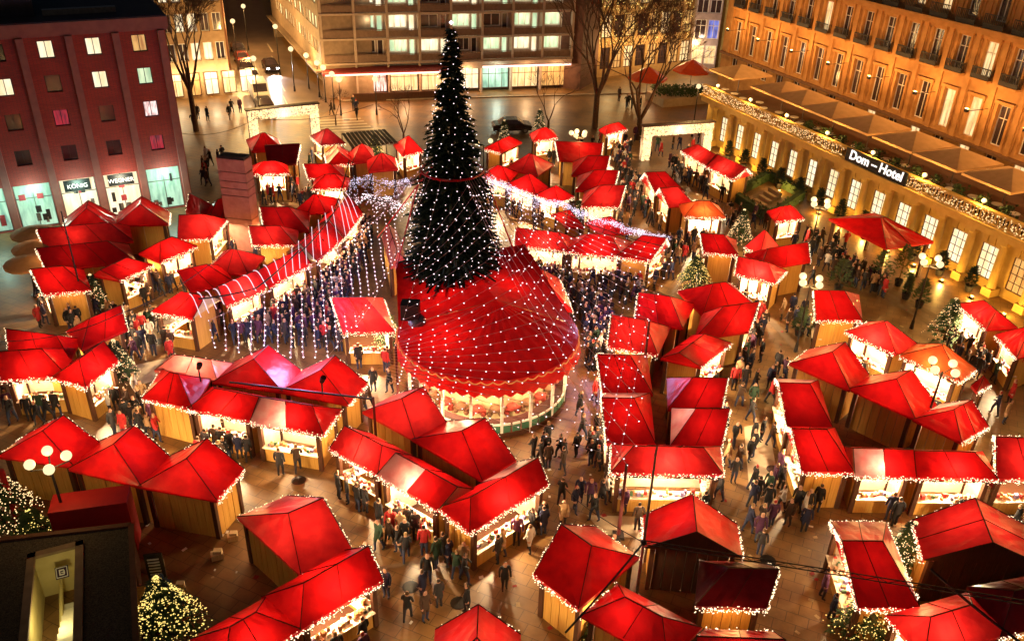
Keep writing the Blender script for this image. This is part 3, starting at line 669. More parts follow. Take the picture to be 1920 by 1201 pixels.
# ring of stalls left of centre
st('pink-lit red stall at the back left corner of the left ring', [(322, 668), (440, 678), (400, 714), (298, 690)], 'LR', 'hh', 'B', 'B', canvas_=PINKLIT)
st('red corner stall with ochre front at the left end of the left ring', [(298, 690), (400, 714), (352, 762), (277, 747)], 'LR', 'hh', 'L', 'LF', 40)
st('red gabled stall in the middle of the back row of the left ring', [(440, 679), (563, 696), (527, 732), (402, 716)], 'BF', 'gh', 'B', 'B')
st('red gabled stall at the right end of the back row of the left ring', [(565, 697), (686, 717), (650, 757), (530, 732)], 'BF', 'gh', 'B', 'BR', canvas_=None)
st('red front stall of the left ring with its lamps over a crowd of shoppers', [(400, 727), (512, 744), (470, 789), (354, 763)], 'LR', 'hf', 'F', 'F', 80)
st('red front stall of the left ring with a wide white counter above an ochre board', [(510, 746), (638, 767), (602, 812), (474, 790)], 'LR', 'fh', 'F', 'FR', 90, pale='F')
# block in the middle foreground
st('dark fronted red gabled stall at the upper left of the middle foreground block', [(738, 742), (834, 790), (777, 823), (684, 771)], 'BF', 'gh', 'B', 'B')
st('long red gabled stall on the upper right of the middle foreground block, three panels long', [(838, 791), (964, 862), (902, 897), (778, 824)], 'BF', 'gh', 'B', 'B', seams=3)
st('red stall at the left tip of the middle foreground block, lamps round its end', [(690, 812), (788, 860), (702, 886), (627, 842)], 'LR', 'gh', 'FL', 'FL', 80)
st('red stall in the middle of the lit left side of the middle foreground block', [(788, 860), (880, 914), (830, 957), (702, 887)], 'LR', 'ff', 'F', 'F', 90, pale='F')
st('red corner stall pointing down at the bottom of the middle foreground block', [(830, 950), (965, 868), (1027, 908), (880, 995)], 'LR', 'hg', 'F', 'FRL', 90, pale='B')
# right centre block
st('red stall at the back left of the right centre block, above the dark diagonal gutter', [(1207, 558), (1312, 572), (1266, 612), (1204, 603)], 'LR', 'gh', 'B', 'BL')
st('red stall with a glowing patch on the left of the right centre block', [(1160, 600), (1264, 614), (1222, 664), (1152, 648)], 'LR', 'gh', 'L', 'LF')
st('broad red gabled stall at the top of the right centre block', [(1275, 545), (1368, 533), (1416, 572), (1318, 590)], 'LR', 'hh', 'R', 'BR', seams=2)
st('red stall with a glowing gable on the upper right of the right centre block', [(1318, 590), (1412, 574), (1402, 622), (1305, 632)], 'LR', 'hg', 'R', 'R')
st('red flat-faced stall at the bright right corner of the right centre block', [(1295, 632), (1372, 640), (1310, 690), (1245, 667)], 'BF', 'hg', 'R', 'R', 100)
st('upper of the two left-hand column stalls in the right centre block, sprinkled with net lights', [(1124, 664), (1215, 666), (1218, 737), (1136, 735)], 'LR', 'gh', 'L', 'LB', 50)
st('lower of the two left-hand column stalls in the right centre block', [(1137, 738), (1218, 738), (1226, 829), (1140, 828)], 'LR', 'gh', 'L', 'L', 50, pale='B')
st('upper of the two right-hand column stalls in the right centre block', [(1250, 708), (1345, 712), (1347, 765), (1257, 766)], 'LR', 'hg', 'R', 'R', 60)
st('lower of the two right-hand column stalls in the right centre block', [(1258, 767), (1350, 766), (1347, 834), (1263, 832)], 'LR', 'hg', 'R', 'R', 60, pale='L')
st('wide red stall closing the front of the right centre block over a blazing white counter', [(1152, 833), (1346, 838), (1352, 888), (1150, 885)], 'LR', 'hh', 'FLR', 'FLR', 110, seams=3)
# courtyard block on the right
st('red gabled stall at the back left of the right courtyard block', [(1515, 655), (1630, 702), (1588, 728), (1487, 682)], 'BF', 'gh', 'B', 'BL', 70)
st('red gabled stall in the middle of the back row of the right courtyard block', [(1635, 705), (1752, 758), (1715, 782), (1595, 729)], 'BF', 'gh', 'B', 'B', 70)
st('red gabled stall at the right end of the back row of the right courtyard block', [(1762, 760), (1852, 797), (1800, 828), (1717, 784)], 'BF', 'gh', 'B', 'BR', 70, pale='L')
st('red stall with a cream-lit back slope on the left side of the right courtyard block', [(1460, 710), (1530, 715), (1562, 797), (1474, 797)], 'LR', 'gh', 'L', 'L', 70, pale='B')
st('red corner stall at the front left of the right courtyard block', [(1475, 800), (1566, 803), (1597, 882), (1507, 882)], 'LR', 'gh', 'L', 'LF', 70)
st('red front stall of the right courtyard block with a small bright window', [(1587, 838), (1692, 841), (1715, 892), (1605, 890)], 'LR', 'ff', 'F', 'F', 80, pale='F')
st('dark red front stall of the right courtyard block with a long bright counter', [(1698, 843), (1840, 846), (1868, 897), (1722, 893)], 'LR', 'fh', 'F', 'F', 90)
st('red front stall of the right courtyard block cut by the photo edge', [(1870, 818), (1975, 822), (1990, 898), (1868, 895)], 'LR', 'gh', 'F', 'BLF', 70)
# bottom centre cluster
st('red gabled hut with a near-black right slope in the bottom centre group, planked end wall', [(1115, 988), (1195, 1046), (1085, 1135), (1005, 1077)], 'LR', 'gh', 'B', 'LBF', 30, planks=True)
st('tall red gabled hut at the top of the bottom centre group, ridge crossed by cables', [(1210, 970), (1378, 980), (1388, 1047), (1212, 1022)], 'BF', 'gf', 'B', 'BRL', 60, dark='F')
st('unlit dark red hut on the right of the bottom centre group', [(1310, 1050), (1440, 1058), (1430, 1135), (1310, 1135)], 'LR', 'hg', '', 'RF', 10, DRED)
st('plain red hut low in the bottom centre group with one seam across the roof', [(1160, 1097), (1310, 1174), (1250, 1240), (1095, 1152)], 'LR', 'hh', 'L', 'L', 45)
st('red hut cut by the bottom edge below the unlit dark red one', [(1330, 1180), (1440, 1184), (1455, 1260), (1310, 1255)], 'LR', 'gg', 'F', 'B', 40)
st('red hut peak peeping over the bottom edge between two aisles', [(830, 1182), (962, 1190), (985, 1280), (800, 1270)], 'BF', 'gh', 'B', 'B', 40)
# bottom right cluster
st('red hut with a bright back slope and dark front slope in the bottom right group', [(1560, 978), (1662, 983), (1720, 1133), (1612, 1137)], 'LR', 'gh', 'L', 'LBFR', 30, seams=2)
st('broad red gabled hut in the bottom right group beside the photo edge', [(1712, 975), (1925, 988), (1950, 1058), (1740, 1050)], 'BF', 'gf', 'B', 'BL', 60, dark='FR')
st('glowing red hut at the very bottom right crossed by a thick cable', [(1665, 1152), (1812, 1112), (1885, 1185), (1735, 1235)], 'LR', 'hh', 'L', 'L', 60)
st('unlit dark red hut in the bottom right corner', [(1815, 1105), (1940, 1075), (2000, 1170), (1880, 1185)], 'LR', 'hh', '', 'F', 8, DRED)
# left edge cluster
st('red stall with a glowing pale patch at the back of the far left cluster', [(118, 622), (215, 585), (228, 618), (163, 652)], 'LR', 'hg', 'R', 'BR', 60)
st('red stall with a slanting gable in the upper left of the far left cluster', [(42, 618), (150, 640), (128, 668), (18, 662)], 'LR', 'gh', 'B', 'BL', 50)
st('broad red stall touching the left photo edge with lamps hanging below', [(5, 666), (157, 652), (102, 706), (25, 708)], 'LR', 'gh', 'F', 'LF', 60)
st('red stall above an ochre panel at the lower right of the far left cluster', [(160, 660), (223, 676), (158, 723), (103, 706)], 'BF', 'gh', 'R', 'RF', 60)
# cluster in front of the brick building
st('round-shouldered red stall at the back left of the cluster before the brick building', [(126, 410), (215, 403), (214, 426), (118, 432)], 'BF', 'gh', 'B', 'BL', 40)
st('ochre-walled red stall at the back right of the cluster before the brick building', [(225, 400), (315, 397), (315, 420), (218, 421)], 'BF', 'gh', 'B', 'BR', 40)
st('long red stall in the second row of the cluster before the brick building', [(80, 440), (247, 423), (238, 453), (97, 465)], 'LR', 'gh', 'L', 'L', 30, seams=3)
st('long dark red stall in the third row of the cluster before the brick building', [(75, 476), (248, 458), (240, 490), (102, 505)], 'LR', 'gh', 'L', 'L', 22, seams=3)
st('red stall at the front of the cluster before the brick building beside a lit fir', [(68, 515), (160, 505), (163, 542), (88, 550)], 'LR', 'gh', 'L', 'LF', 50)
st('red stall lowest in the row running up to the stone pillar', [(180, 516), (236, 487), (287, 497), (222, 524)], 'LR', 'gh', 'FR', 'F', 80)
st('red stall second in the row running up to the stone pillar', [(266, 473), (325, 448), (371, 460), (297, 492)], 'LR', 'hh', 'F', 'F', 80)
st('red stall third in the row running up to the stone pillar', [(365, 416), (424, 410), (397, 447), (335, 446)], 'LR', 'gh', 'R', 'FR', 80)
st('small red gabled stall at the upper left beside the stone pillar', [(376, 374), (404, 388), (376, 412), (350, 397)], 'LR', 'gh', '', 'BL', 40)
st('red stall touching the left side of the stone pillar', [(388, 392), (440, 375), (441, 402), (388, 416)], 'LR', 'hg', '', 'B', 40)
# left arc under the light garlands
st('red stall at the lower tip of the left arc over a blazing counter', [(340, 553), (412, 558), (362, 600), (286, 579)], 'LR', 'hf', 'LF', 'LF', 110)
st('red stall second from the lower tip of the left arc, crossed by white garlands', [(403, 546), (472, 514), (498, 542), (424, 572)], 'LR', 'ff', 'F', 'F', 80)
st('red stall third from the lower tip of the left arc, crossed by white garlands', [(474, 514), (543, 478), (585, 493), (500, 540)], 'LR', 'ff', 'F', 'F', 80)
st('red stall fourth from the lower tip of the left arc, crossed by white garlands', [(543, 474), (588, 428), (648, 445), (592, 488)], 'LR', 'ff', 'F', 'F', 80)
st('red stall at the upper end of the left arc nearest the big fir tree', [(590, 426), (634, 380), (676, 402), (648, 443)], 'LR', 'ff', 'F', 'F', 80)
st('red round-topped stall tucked behind the lower end of the left arc', [(338, 508), (415, 505), (438, 522), (358, 554)], 'LR', 'gh', 'B', 'B', 50)
st('red hipped stall tucked behind the middle of the left arc', [(412, 473), (503, 480), (456, 517), (398, 503)], 'LR', 'hh', 'B', 'BL', 50)
st('upper of two red awning stalls right of the stone pillar', [(498, 399), (585, 400), (571, 432), (504, 432)], 'LR', 'gh', 'L', 'LB', 40)
st('lower of two red awning stalls right of the stone pillar', [(476, 432), (566, 432), (546, 458), (484, 458)], 'LR', 'gh', 'L', 'LF', 40)
st('red peaked stall between the stone pillar and the left arc', [(575, 378), (640, 372), (607, 400), (550, 398)], 'LR', 'hh', 'B', 'B', 50)
# rows behind the left arc
st('red stall with a shallow roof left of the big fir tree, third row back', [(576, 316), (648, 316), (641, 333), (584, 334)], 'LR', 'gh', 'L', 'LF', 50)
st('orange-edged red stall left of the big fir tree over a bright counter', [(592, 336), (655, 334), (650, 352), (585, 354)], 'LR', 'hh', 'F', 'F', 80)
st('red gabled stall left of the big fir tree below the dark maroon roof', [(609, 289), (656, 285), (661, 307), (616, 308)], 'BF', 'gh', 'B', 'LF', 50)
st('red stall left of the big fir tree behind a lit miniature fir', [(656, 285), (698, 279), (702, 301), (662, 305)], 'LR', 'hh', 'B', 'B', 50)
st('long dark red stall left of the big fir tree, nearest the trunk side', [(690, 303), (738, 294), (747, 319), (690, 319)], 'LR', 'hh', 'B', 'R', 40)
st('red stall with a blazing front hugging the left side of the big fir tree', [(738, 272), (775, 264), (792, 283), (758, 292)], 'LR', 'hh', 'FL', 'F', 90)
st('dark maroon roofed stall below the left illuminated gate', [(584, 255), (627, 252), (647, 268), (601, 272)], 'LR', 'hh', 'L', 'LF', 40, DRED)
st('red peaked stall behind the top of the stone pillar', [(462, 262), (520, 262), (530, 280), (474, 285)], 'LR', 'hh', 'B', 'BR', 50)
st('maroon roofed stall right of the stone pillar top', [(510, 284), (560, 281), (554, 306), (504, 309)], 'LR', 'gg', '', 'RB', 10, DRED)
st('red stall right of the stone pillar with a red-dressed queue at its bright counter', [(474, 310), (538, 310), (541, 324), (476, 326)], 'LR', 'hh', 'F', 'F', 110)
# rows right of the fir tree
st('small red peaked stall right of the big fir tree, second row back', [(945, 260), (980, 267), (936, 285), (912, 278)], 'BF', 'hh', 'R', 'F', 80)
st('maroon stall in the back row right of the big fir tree', [(993, 250), (1038, 246), (1044, 257), (1002, 265)], 'LR', 'hh', 'F', 'F', 70)
st('red stall in the back row beside the right illuminated gate', [(1123, 243), (1163, 234), (1174, 242), (1137, 252)], 'LR', 'hh', 'F', 'F', 90)
st('topmost stall of the stepped column of four right of the big fir tree', [(1037, 275), (1127, 280), (1113, 302), (1060, 301)], 'LR', 'gg', 'R', 'RL', 40)
st('second stall of the stepped column of four right of the big fir tree', [(1072, 304), (1137, 304), (1129, 328), (1077, 328)], 'LR', 'hg', 'R', 'R', 40)
st('third stall of the stepped column of four right of the big fir tree', [(1080, 330), (1155, 331), (1143, 357), (1085, 357)], 'LR', 'hg', 'R', 'R', 40)
st('lowest stall of the stepped column of four right of the big fir tree', [(1090, 360), (1170, 359), (1152, 387), (1098, 386)], 'LR', 'hg', 'RF', 'RF', 50)
st('red stall with dark gable at the back of the row beside the cool light curtain', [(970, 297), (1048, 307), (996, 330), (962, 314)], 'LR', 'hh', 'B', 'B', 40)
st('red stall nearest the big fir tree in the row beside the cool light curtain', [(914, 318), (976, 321), (947, 343), (910, 328)], 'LR', 'hh', 'F', 'F', 60)
st('red stall in the middle of the row beside the cool light curtain', [(982, 337), (1028, 352), (1008, 366), (947, 344)], 'BF', 'hh', 'F', 'F', 90)
st('dark red stall at the right end of the row beside the cool light curtain', [(1028, 353), (1080, 368), (1042, 380), (1010, 366)], 'BF', 'hh', 'F', 'FR', 90)
# right arc
st('red stall at the left end of the right arc, sprinkled with net lights', [(987, 437), (1078, 446), (1066, 470), (966, 458)], 'LR', 'gh', 'F', 'FL', 60)
st('red stall in the middle of the right arc, sprinkled with net lights', [(1076, 446), (1186, 452), (1162, 482), (1068, 470)], 'LR', 'hh', 'F', 'F', 60)
st('red stall at the right end of the right arc of stalls', [(1186, 450), (1257, 459), (1214, 487), (1162, 481)], 'LR', 'hg', 'R', 'FR', 70)
st('red gabled stall peeping over the back of the right arc', [(1100, 420), (1150, 411), (1186, 437), (1128, 438)], 'LR', 'hh', 'B', 'B', 50)
st('dark red stall half hidden behind the left end of the right arc', [(1040, 402), (1066, 403), (1098, 425), (1058, 425)], 'LR', 'hh', 'B', 'B', 30)
# between the right arc and the hotel
st('upper of two red roofs stepping down the aisle right of the stepped column', [(1202, 334), (1257, 333), (1280, 358), (1230, 361)], 'LR', 'gh', 'L', 'LB', 50)
st('lower of two red roofs stepping down the aisle right of the stepped column', [(1230, 362), (1280, 360), (1299, 383), (1256, 387)], 'LR', 'gh', 'L', 'LR', 50)
st('orange canvas stall glowing beside the dark green hedge', [(1285, 384), (1335, 386), (1370, 406), (1274, 406)], 'LR', 'hh', 'F', 'F', 130, ORANGE)
st('upper red roof of the pair running along the hotel colonnade', [(1278, 283), (1312, 277), (1358, 303), (1325, 311)], 'BF', 'hf', 'L', 'LB', 60)
st('lower red roof of the pair running along the hotel colonnade', [(1326, 311), (1359, 303), (1408, 324), (1374, 336)], 'BF', 'fg', 'L', 'LF', 60)
st('red flat stall left of the peaked group near the hotel forecourt', [(1314, 446), (1384, 450), (1378, 477), (1326, 472)], 'LR', 'gh', 'L', 'BLF', 40)
st('orange-red pyramid roof at the back of the peaked group near the hotel forecourt', [(1398, 462), (1432, 448), (1460, 462), (1425, 478)], 'BF', 'hh', 'B', 'BL', 60, rise=1.3)
st('bright red stall in the middle of the peaked group near the hotel forecourt', [(1394, 478), (1492, 462), (1512, 490), (1432, 504)], 'LR', 'hg', 'R', 'BR', 50)
st('lowest red stall of the peaked group near the hotel forecourt, its front blazing', [(1400, 493), (1474, 506), (1452, 530), (1382, 511)], 'LR', 'gh', 'F', 'FRL', 110)
st('small red canopy beside the sunken hedge and stairs', [(1440, 395), (1490, 390), (1507, 408), (1455, 415)], 'LR', 'hh', 'F', 'F', 60)
st('single red stall alone on the hotel forecourt with an orange right end', [(1525, 553), (1614, 552), (1610, 600), (1537, 597)], 'LR', 'gh', 'L', 'LBF', 40)
st('red and orange stall with fabrics hanging at its long lit front on the right', [(1617, 602), (1712, 645), (1685, 661), (1580, 622)], 'BF', 'hh', 'L', 'L', 100) if False else st('red and orange stall with fabrics hanging at its long lit front on the right', [(1634, 604), (1712, 645), (1684, 661), (1582, 622)], 'BF', 'hh', 'F', 'FL', 100)
st('orange canvas stall behind the four-globe lamp on the right with a blazing front', [(1718, 648), (1828, 688), (1798, 716), (1690, 664)], 'BF', 'hh', 'F', 'FR', 130, ORANGE)
st('tiny red canopy right of the orange canvas stall', [(1822, 722), (1845, 709), (1857, 720), (1832, 734)], 'BF', 'hh', '', 'F', 20)
st('red stall at the right edge with a blazing white side beside a queue', [(1798, 568), (1852, 570), (1905, 611), (1850, 618)], 'BF', 'hh', 'L', 'L', 130)
st('red stall cut by the right photo edge with red goods on its counter', [(1868, 628), (1930, 612), (1968, 656), (1908, 668)], 'BF', 'hh', 'L', 'L', 70)
# beside the round pavilion
st('red glowing gabled stall just left of the round pavilion with a lit counter', [(628, 553), (718, 566), (736, 612), (645, 629)], 'LR', 'gh', 'F', 'FRL', 100)
st('red stall with pale stripes just right of the round pavilion', [(985, 502), (1042, 530), (1076, 572), (992, 574)], 'BF', 'hh', 'F', 'R', 60)
st('narrow purple-lit red stall between the left crowd and the fir tree', [(712, 443), (748, 435), (757, 486), (738, 500)], 'BF', 'gh', '', 'B', 20, PINKLIT)
# open-sided tent before the hotel
tt = [(1557, 409), (1640, 402), (1744, 450), (1664, 466)]
st('large open red tent with people gathered under it before the hotel', tt, 'LR', 'hh', '', '', 25, ze=3.0, rise=1.0, walls=False, group='party tents', seams=2)
# dark striped roof and small service roof
c4 = [P(x, y, 2.9) for x, y in ((641, 251), (723, 243), (747, 267), (660, 279))]
T = thing('striped_canopy', Vector(((c4[0]+c4[2])/2).to_2d().to_3d()), 'dark canopy with pale stripes left of the big fir tree', 'canopy')
for k in range(11):
    a, b = k/11, (k+.72)/11; pts = [lerp(c4[0], c4[1], a), lerp(c4[0], c4[1], b), lerp(c4[3], c4[2], b), lerp(c4[3], c4[2], a)]
    m_ = MB(); m_.prism([(p.x, p.y) for p in pts], 2.9, 2.98); m_.build('slat', mat('dark_slat', (.03, .018, .016)), T)
m_ = MB()
for p, q in ((c4[0], c4[1]), (c4[3], c4[2]), (lerp(c4[0], c4[3], .5), lerp(c4[1], c4[2], .5))): m_.tube(p-Vector((0, 0, .05)), q-Vector((0, 0, .05)), .045)
for p in c4: m_.tube(Vector((p.x, p.y, 0)), p, .06)
m_.build('frame', STEEL, T)
# ------------------------------------------------------------------ round pavilion with the big red roof
PC = Vector((-1.3, 41.25, 0)); PR = 5.0
PV = thing('round_pavilion', PC, 'round stage pavilion with huge red roof and scalloped valance before the fir tree', 'pavilion')
apex = Vector((-.9, 41.9, 5.55)); N = 28; ZV = 3.95
A0, A1 = RAD(178), RAD(372)
rim = [PC+Vector((PR*math.cos(lerp(A0, A1, k/N)), PR*math.sin(lerp(A0, A1, k/N)), ZV)) for k in range(N+1)]
for k in range(0, N, 2):
    m_ = MB(); vs = []
    for i in range(3):
        for j in range(5):
            p = lerp(rim[k+i], apex, j/4); vs.append(p-Vector((0, 0, .10*4*(j/4)*(1-j/4)*(1 if i == 1 else .4))))
    m_.poly(vs, [(i*5+j, (i+1)*5+j, (i+1)*5+j+1, i*5+j+1) for i in range(2) for j in range(4)]); m_.build('roof_panel', RED, PV)
# rear roof running up to the tree
bk = [P(742, 492, 5.35), P(984, 458, 5.35)]
lft = [rim[0], bk[0]]; rgt = [rim[N], bk[1]]
for k in range(5):
    m_ = MB(); a, b = k/5, (k+1)/5; vs = []
    for i in range(3):
        t = lerp(a, b, i/2)
        for j in range(4):
            s_ = j/3; p = lerp(lerp(rim[0], apex, min(1, t*2)) if t < .5 else lerp(apex, rim[N], (t-.5)*2), lerp(bk[0], bk[1], t), s_); vs.append(p-Vector((0, 0, .05*math.sin(math.pi*s_))))
    m_.poly(vs, [(i*4+j, (i+1)*4+j, (i+1)*4+j+1, i*4+j+1) for i in range(2) for j in range(3)]); m_.build('roof_panel', RED, PV)
m_ = MB()
for p, q in ((bk[0], rim[0]), (bk[1], rim[N]), (bk[0], bk[1])):
    for z0, z1 in ((0, -.5),): m_.face([p, q, q+Vector((0, 0, z1)), p+Vector((0, 0, z1))])
m_.build('side_valance', RED, PV)
for k in range(0, N):    # scalloped valance leaning outwards
    m_ = MB(); vs = []; o = lambda p, r, z: Vector((PC.x+(p.x-PC.x)*(1+r), PC.y+(p.y-PC.y)*(1+r), z))
    a, b = rim[k], rim[k+1]; mid = (a+b)/2
    m_.poly([a, b, o(b, .035, ZV-.75), o(mid, .04, ZV-.95), o(a, .035, ZV-.75)], [(0, 4, 3, 2, 1)])
    m_.build('valance_scallop', RED, PV)
m_ = MB()
for k in range(N):
    o = lambda p, r, z: Vector((PC.x+(p.x-PC.x)*(1+r), PC.y+(p.y-PC.y)*(1+r), z))
    a, b = o(rim[k], .012, ZV-.05), o(rim[k+1], .012, ZV-.05); pr = None
    for i in range(7):
        t = i/6; p = lerp(a, b, t)-Vector((0, 0, .16*math.sin(math.pi*t)))
        if pr is not None: m_.tube(pr, p, .035, n=4)
        pr = p
m_.build('garland', emit('orange_garland', (1, .30, .07), .4), PV)
gm = [mat('cream_panel', (.72, .6, .36), (.6, .45, .24), 2.2), mat('green_panel', (.06, .17, .10), None, 2), mat('red_figure', (.4, .06, .04), None, 3), mat('brown_figure', (.2, .1, .05), None, 3)]
for k in range(0, N):
    a, b = [PC+(p-PC)*.9 for p in (rim[k], rim[k+1])]; a.z = b.z = 0; d = (b-a); L = d.length; mid = (a+b)/2; n_ = (mid-PC); n_.z = 0; n_.normalize()
    if k % 3 == 0: m_ = MB(); m_.box(a, .14, .14, ZV-.2, d); m_.build('post', WHITE, PV)
    if k % 1 == 0:
        m_ = MB(); m_.box(mid, L-.13, .06, .75, d); m_.build('dado_panel', gm[1], PV)
        m_ = MB(); m_.box(mid+Vector((0, 0, .752)), L-.13, .08, .1, d); m_.build('rail', WHITE, PV)
        m_ = MB(); m_.box(mid-n_*.9+Vector((0, 0, .6)), L*.95, .05, 2.4, d); pp = m_.build('painted_panel', gm[0], PV)
        # rounded painted cart figures standing before the panels
        f_ = MB(); q = mid-n_*.65+Vector((0, 0, .95)); f_.ball(q+Vector((0, 0, .45)), .34, 8, 5, sz=.6); f_.ball(q+d.normalized()*.3+Vector((0, 0, .12)), .17, 8, 4); f_.ball(q-d.normalized()*.3+Vector((0, 0, .12)), .17, 8, 4)
        f_.tube(q-d.normalized()*.4+Vector((0, 0, .3)), q+d.normalized()*.45+Vector((0, 0, .34)), .1, n=6, caps=True)
        if k % 2 == 0: sub(f_, 'cart_figure', gm[2+(k//2) % 2], pp, PV, smooth=True)
m_ = MB(); m_.lathe(PC, [(4.6, .0), (4.6, .3), (0.01, .3)], 28); m_.build('base', BROWN, PV)
for t in range(7):
    a_ = lerp(A0, A1, (t+.5)/7); lamp(PC+Vector((4.05*math.cos(a_), 4.05*math.sin(a_), 2.7)), 110, (1, .76, .40), PV, .2)
lamp(PC+Vector((-2.5, 2.5, 3.3)), 900, (1, .55, .3), PV, .3); lamp(PC+Vector((1.0, 3.5, 3.6)), 800, (1, .55, .3), PV, .3); lamp(PC+Vector((-2, -1.5, 3.0)), 1000, (1, .55, .3), PV, .3)
b = MB(); q = P(770, 592, 4.7); b.box(Vector((q.x, q.y, 4.6)), 1.0, .8, .95); solo(b, 'loudspeaker', BLACK, q, 'black loudspeaker box standing on the left of the round pavilion roof', 'loudspeaker')
b = MB(); q = P(782, 605, 4.3); b.lathe(Vector((q.x, q.y, 4.3)), [(.02, .45), (.35, .42), (.5, .2), (.5, 0)], 14); solo(b, 'hooded_spotlight', STEEL, q, 'grey hooded spotlight in front of the loudspeaker on the pavilion roof', 'spotlight', smooth=True)

# ------------------------------------------------------------------ the big fir tree
random.seed(11)
TB = Vector((-3.65, 46.6, 0)); TH = 19.3
CT = thing('christmas_tree', TB, 'towering dark fir tree hung with small white lights rising behind the round pavilion', 'christmas tree')
m_ = MB(); m_.tube(TB, TB+Vector((0, 0, 18.6)), .38, .03, 8); m_.build('trunk', BARK, CT)
def trad(z):   # crown radius by height
    if z > 11.6: return .12+(TH-z)/(TH-11.6)*1.55
    if z > 10.9: return 1.45
    return 2.0+(10.9-z)/(10.9-4.7)*.95
cr = MB(); LT = MB()
def bough(base, a, L, droop, wd):
    d = Vector((math.cos(a), math.sin(a), 0)); s = Vector((-d.y, d.x, 0)); pts = []
    for i in range(4):
        t = i/3; pts.append(base+d*L*t+Vector((0, 0, .10*t*L-droop*t*t)))
    for i in range(3):
        w0, w1 = wd*(1-.75*i/3), wd*(1-.75*(i+1)/3)
        cr.poly([pts[i]+s*w0-Vector((0, 0, .06)), pts[i], pts[i]-s*w0-Vector((0, 0, .06)), pts[i+1]-s*w1-Vector((0, 0, .08)), pts[i+1], pts[i+1]+s*w1-Vector((0, 0, .08))], [(0, 1, 4, 5), (1, 2, 3, 4)], random.randrange(2))
    for i in range(5):   # side sprays
        t = random.uniform(.35, 1); p = base+d*L*t+Vector((0, 0, .10*t*L-droop*t*t)); sg = random.choice((-1, 1)); l = random.uniform(.18, .42)
        e = p+(s*sg*.8+d*.6)*l+Vector((0, 0, random.uniform(-.16, .05))); w_ = .07
        cr.poly([p+d*w_, p-d*w_, e], [(0, 1, 2)], random.randrange(2))
z = 5.1
while z < TH-.2:
    r = trad(z); n = int(12+r*11)
    for k in range(n):
        a = random.random()*2*math.pi; rr = r*random.uniform(.70, 1.14)*(1+.07*math.sin(a*5+z*2.1)); st_ = rr*random.uniform(.15, .5)
        bough(TB+Vector((math.cos(a)*st_, math.sin(a)*st_, z+random.uniform(-.15, .2))), a, rr-st_, .32*(rr/2.5)+.08, .17+.08*random.random())
    z += .25
cr.build('crown', [DGREEN, mat('fir_needles_dark', (.006, .016, .010), (.014, .030, .016), 9, .85)], CT)
for ring in range(35):
    z = 5.3+ring*.398; r = trad(z)*1.0; n = max(4, int(2*math.pi*r/.68)); ph = random.random()*6
    for k in range(n):
        a = ph+2*math.pi*k/n+random.uniform(-.06, .06); rr = r*random.uniform(.95, 1.08)
        LT.octa(TB+Vector((math.cos(a)*rr, math.sin(a)*rr, z+random.uniform(-.1, .1))), random.uniform(.024, .036))
LT.octa(TB+Vector((0, 0, TH)), .12)
LT.build('light_string', LEDW, CT, kind='stuff')
rg = MB(); n = 24; RZ = 11.3; RRAD = 1.75
for k in range(n):
    a, b = 2*math.pi*k/n, 2*math.pi*(k+1)/n; rg.tube(TB+Vector((RRAD*math.cos(a), RRAD*math.sin(a), RZ)), TB+Vector((RRAD*math.cos(b), RRAD*math.sin(b), RZ)), .07, n=5)
rg.build('cable_ring', RED, CT)

# ------------------------------------------------------------------ light net hung from the tree
def strand(p, q, sag, step, wire, bulbs, r=.038, jitter=.04):
    L = (q-p).length; n = max(2, int(L/step)); pr = None
    for i in range(n+1):
        t = i/n; x = lerp(p, q, t)-Vector((0, 0, sag*4*t*(1-t)))
        if pr is not None: wire.tube(pr, x, .012, n=3)
        if 0 < i: bulbs.octa(x+Vector((random.uniform(-jitter, jitter), random.uniform(-jitter, jitter), -.03)), r)
        pr = x
def net(label, build):
    T = thing('light_net', TB, label, 'string lights', 'light nets hung from the fir tree'); wr, bb = MB(), MB(); build(wr, bb)
    wr.build('wire', mat('net_wire', (.55, .36, .32)), T, kind='stuff'); bb.build('bulb', LEDW, T, kind='stuff'); return T  # wire colour kept pale to carry the light of the bulbs
ringp = lambda a: TB+Vector((RRAD*math.cos(a), RRAD*math.sin(a), RZ))
def toward(q): return ringp(math.atan2(q.y-TB.y, q.x-TB.x))
postL, postM, postR, postF = P(742, 645, 4.6), P(1175, 870, 4.2), P(1218, 600, 4.6), P(700, 705, 4.3)
def along(pl, t):
    t *= len(pl)-1; i = min(int(t), len(pl)-2); f_ = t-i; return (lerp(pl[i][0], pl[i+1][0], f_), lerp(pl[i][1], pl[i+1][1], f_))
def leftnet(w_, b_):
    E_ = [(392, 600), (470, 556), (545, 520), (600, 488), (650, 446), (690, 410), (735, 388)]; F_ = [(402, 650), (470, 663), (545, 669), (615, 668), (668, 610), (708, 545), (748, 470)]
    for i in range(19):
        t = i/18; strand(P(*along(E_, t), 3.3), P(*along(F_, t), 3.2), .25, .62, w_, b_, .052)
    for (x, y) in ((392, 600), (545, 520), (668, 610), (735, 388), (615, 668)): q = P(x, y, 3.3); strand(toward(q), q, .9, .8, w_, b_, .04)
def frontnet(w_, b_):
    a, b = toward(postL), toward(postM)
    L = lambda t: lerp(a, postL, t) if t < 1 else lerp(postL, P(720, 720, 4.3), min(1, t-1))
    R = lambda t: lerp(b, postM, t)
    strand(a, postL, .3, .5, w_, b_); strand(b, postM, .9, .8, w_, b_)
    for k in range(23):
        t = .40+k*.066; t2 = t*.66-.24
        if t2 <= .02: continue
        if t > 1.9: break
        strand(L(t), R(min(1, t2)), .25, .72, w_, b_, .040)
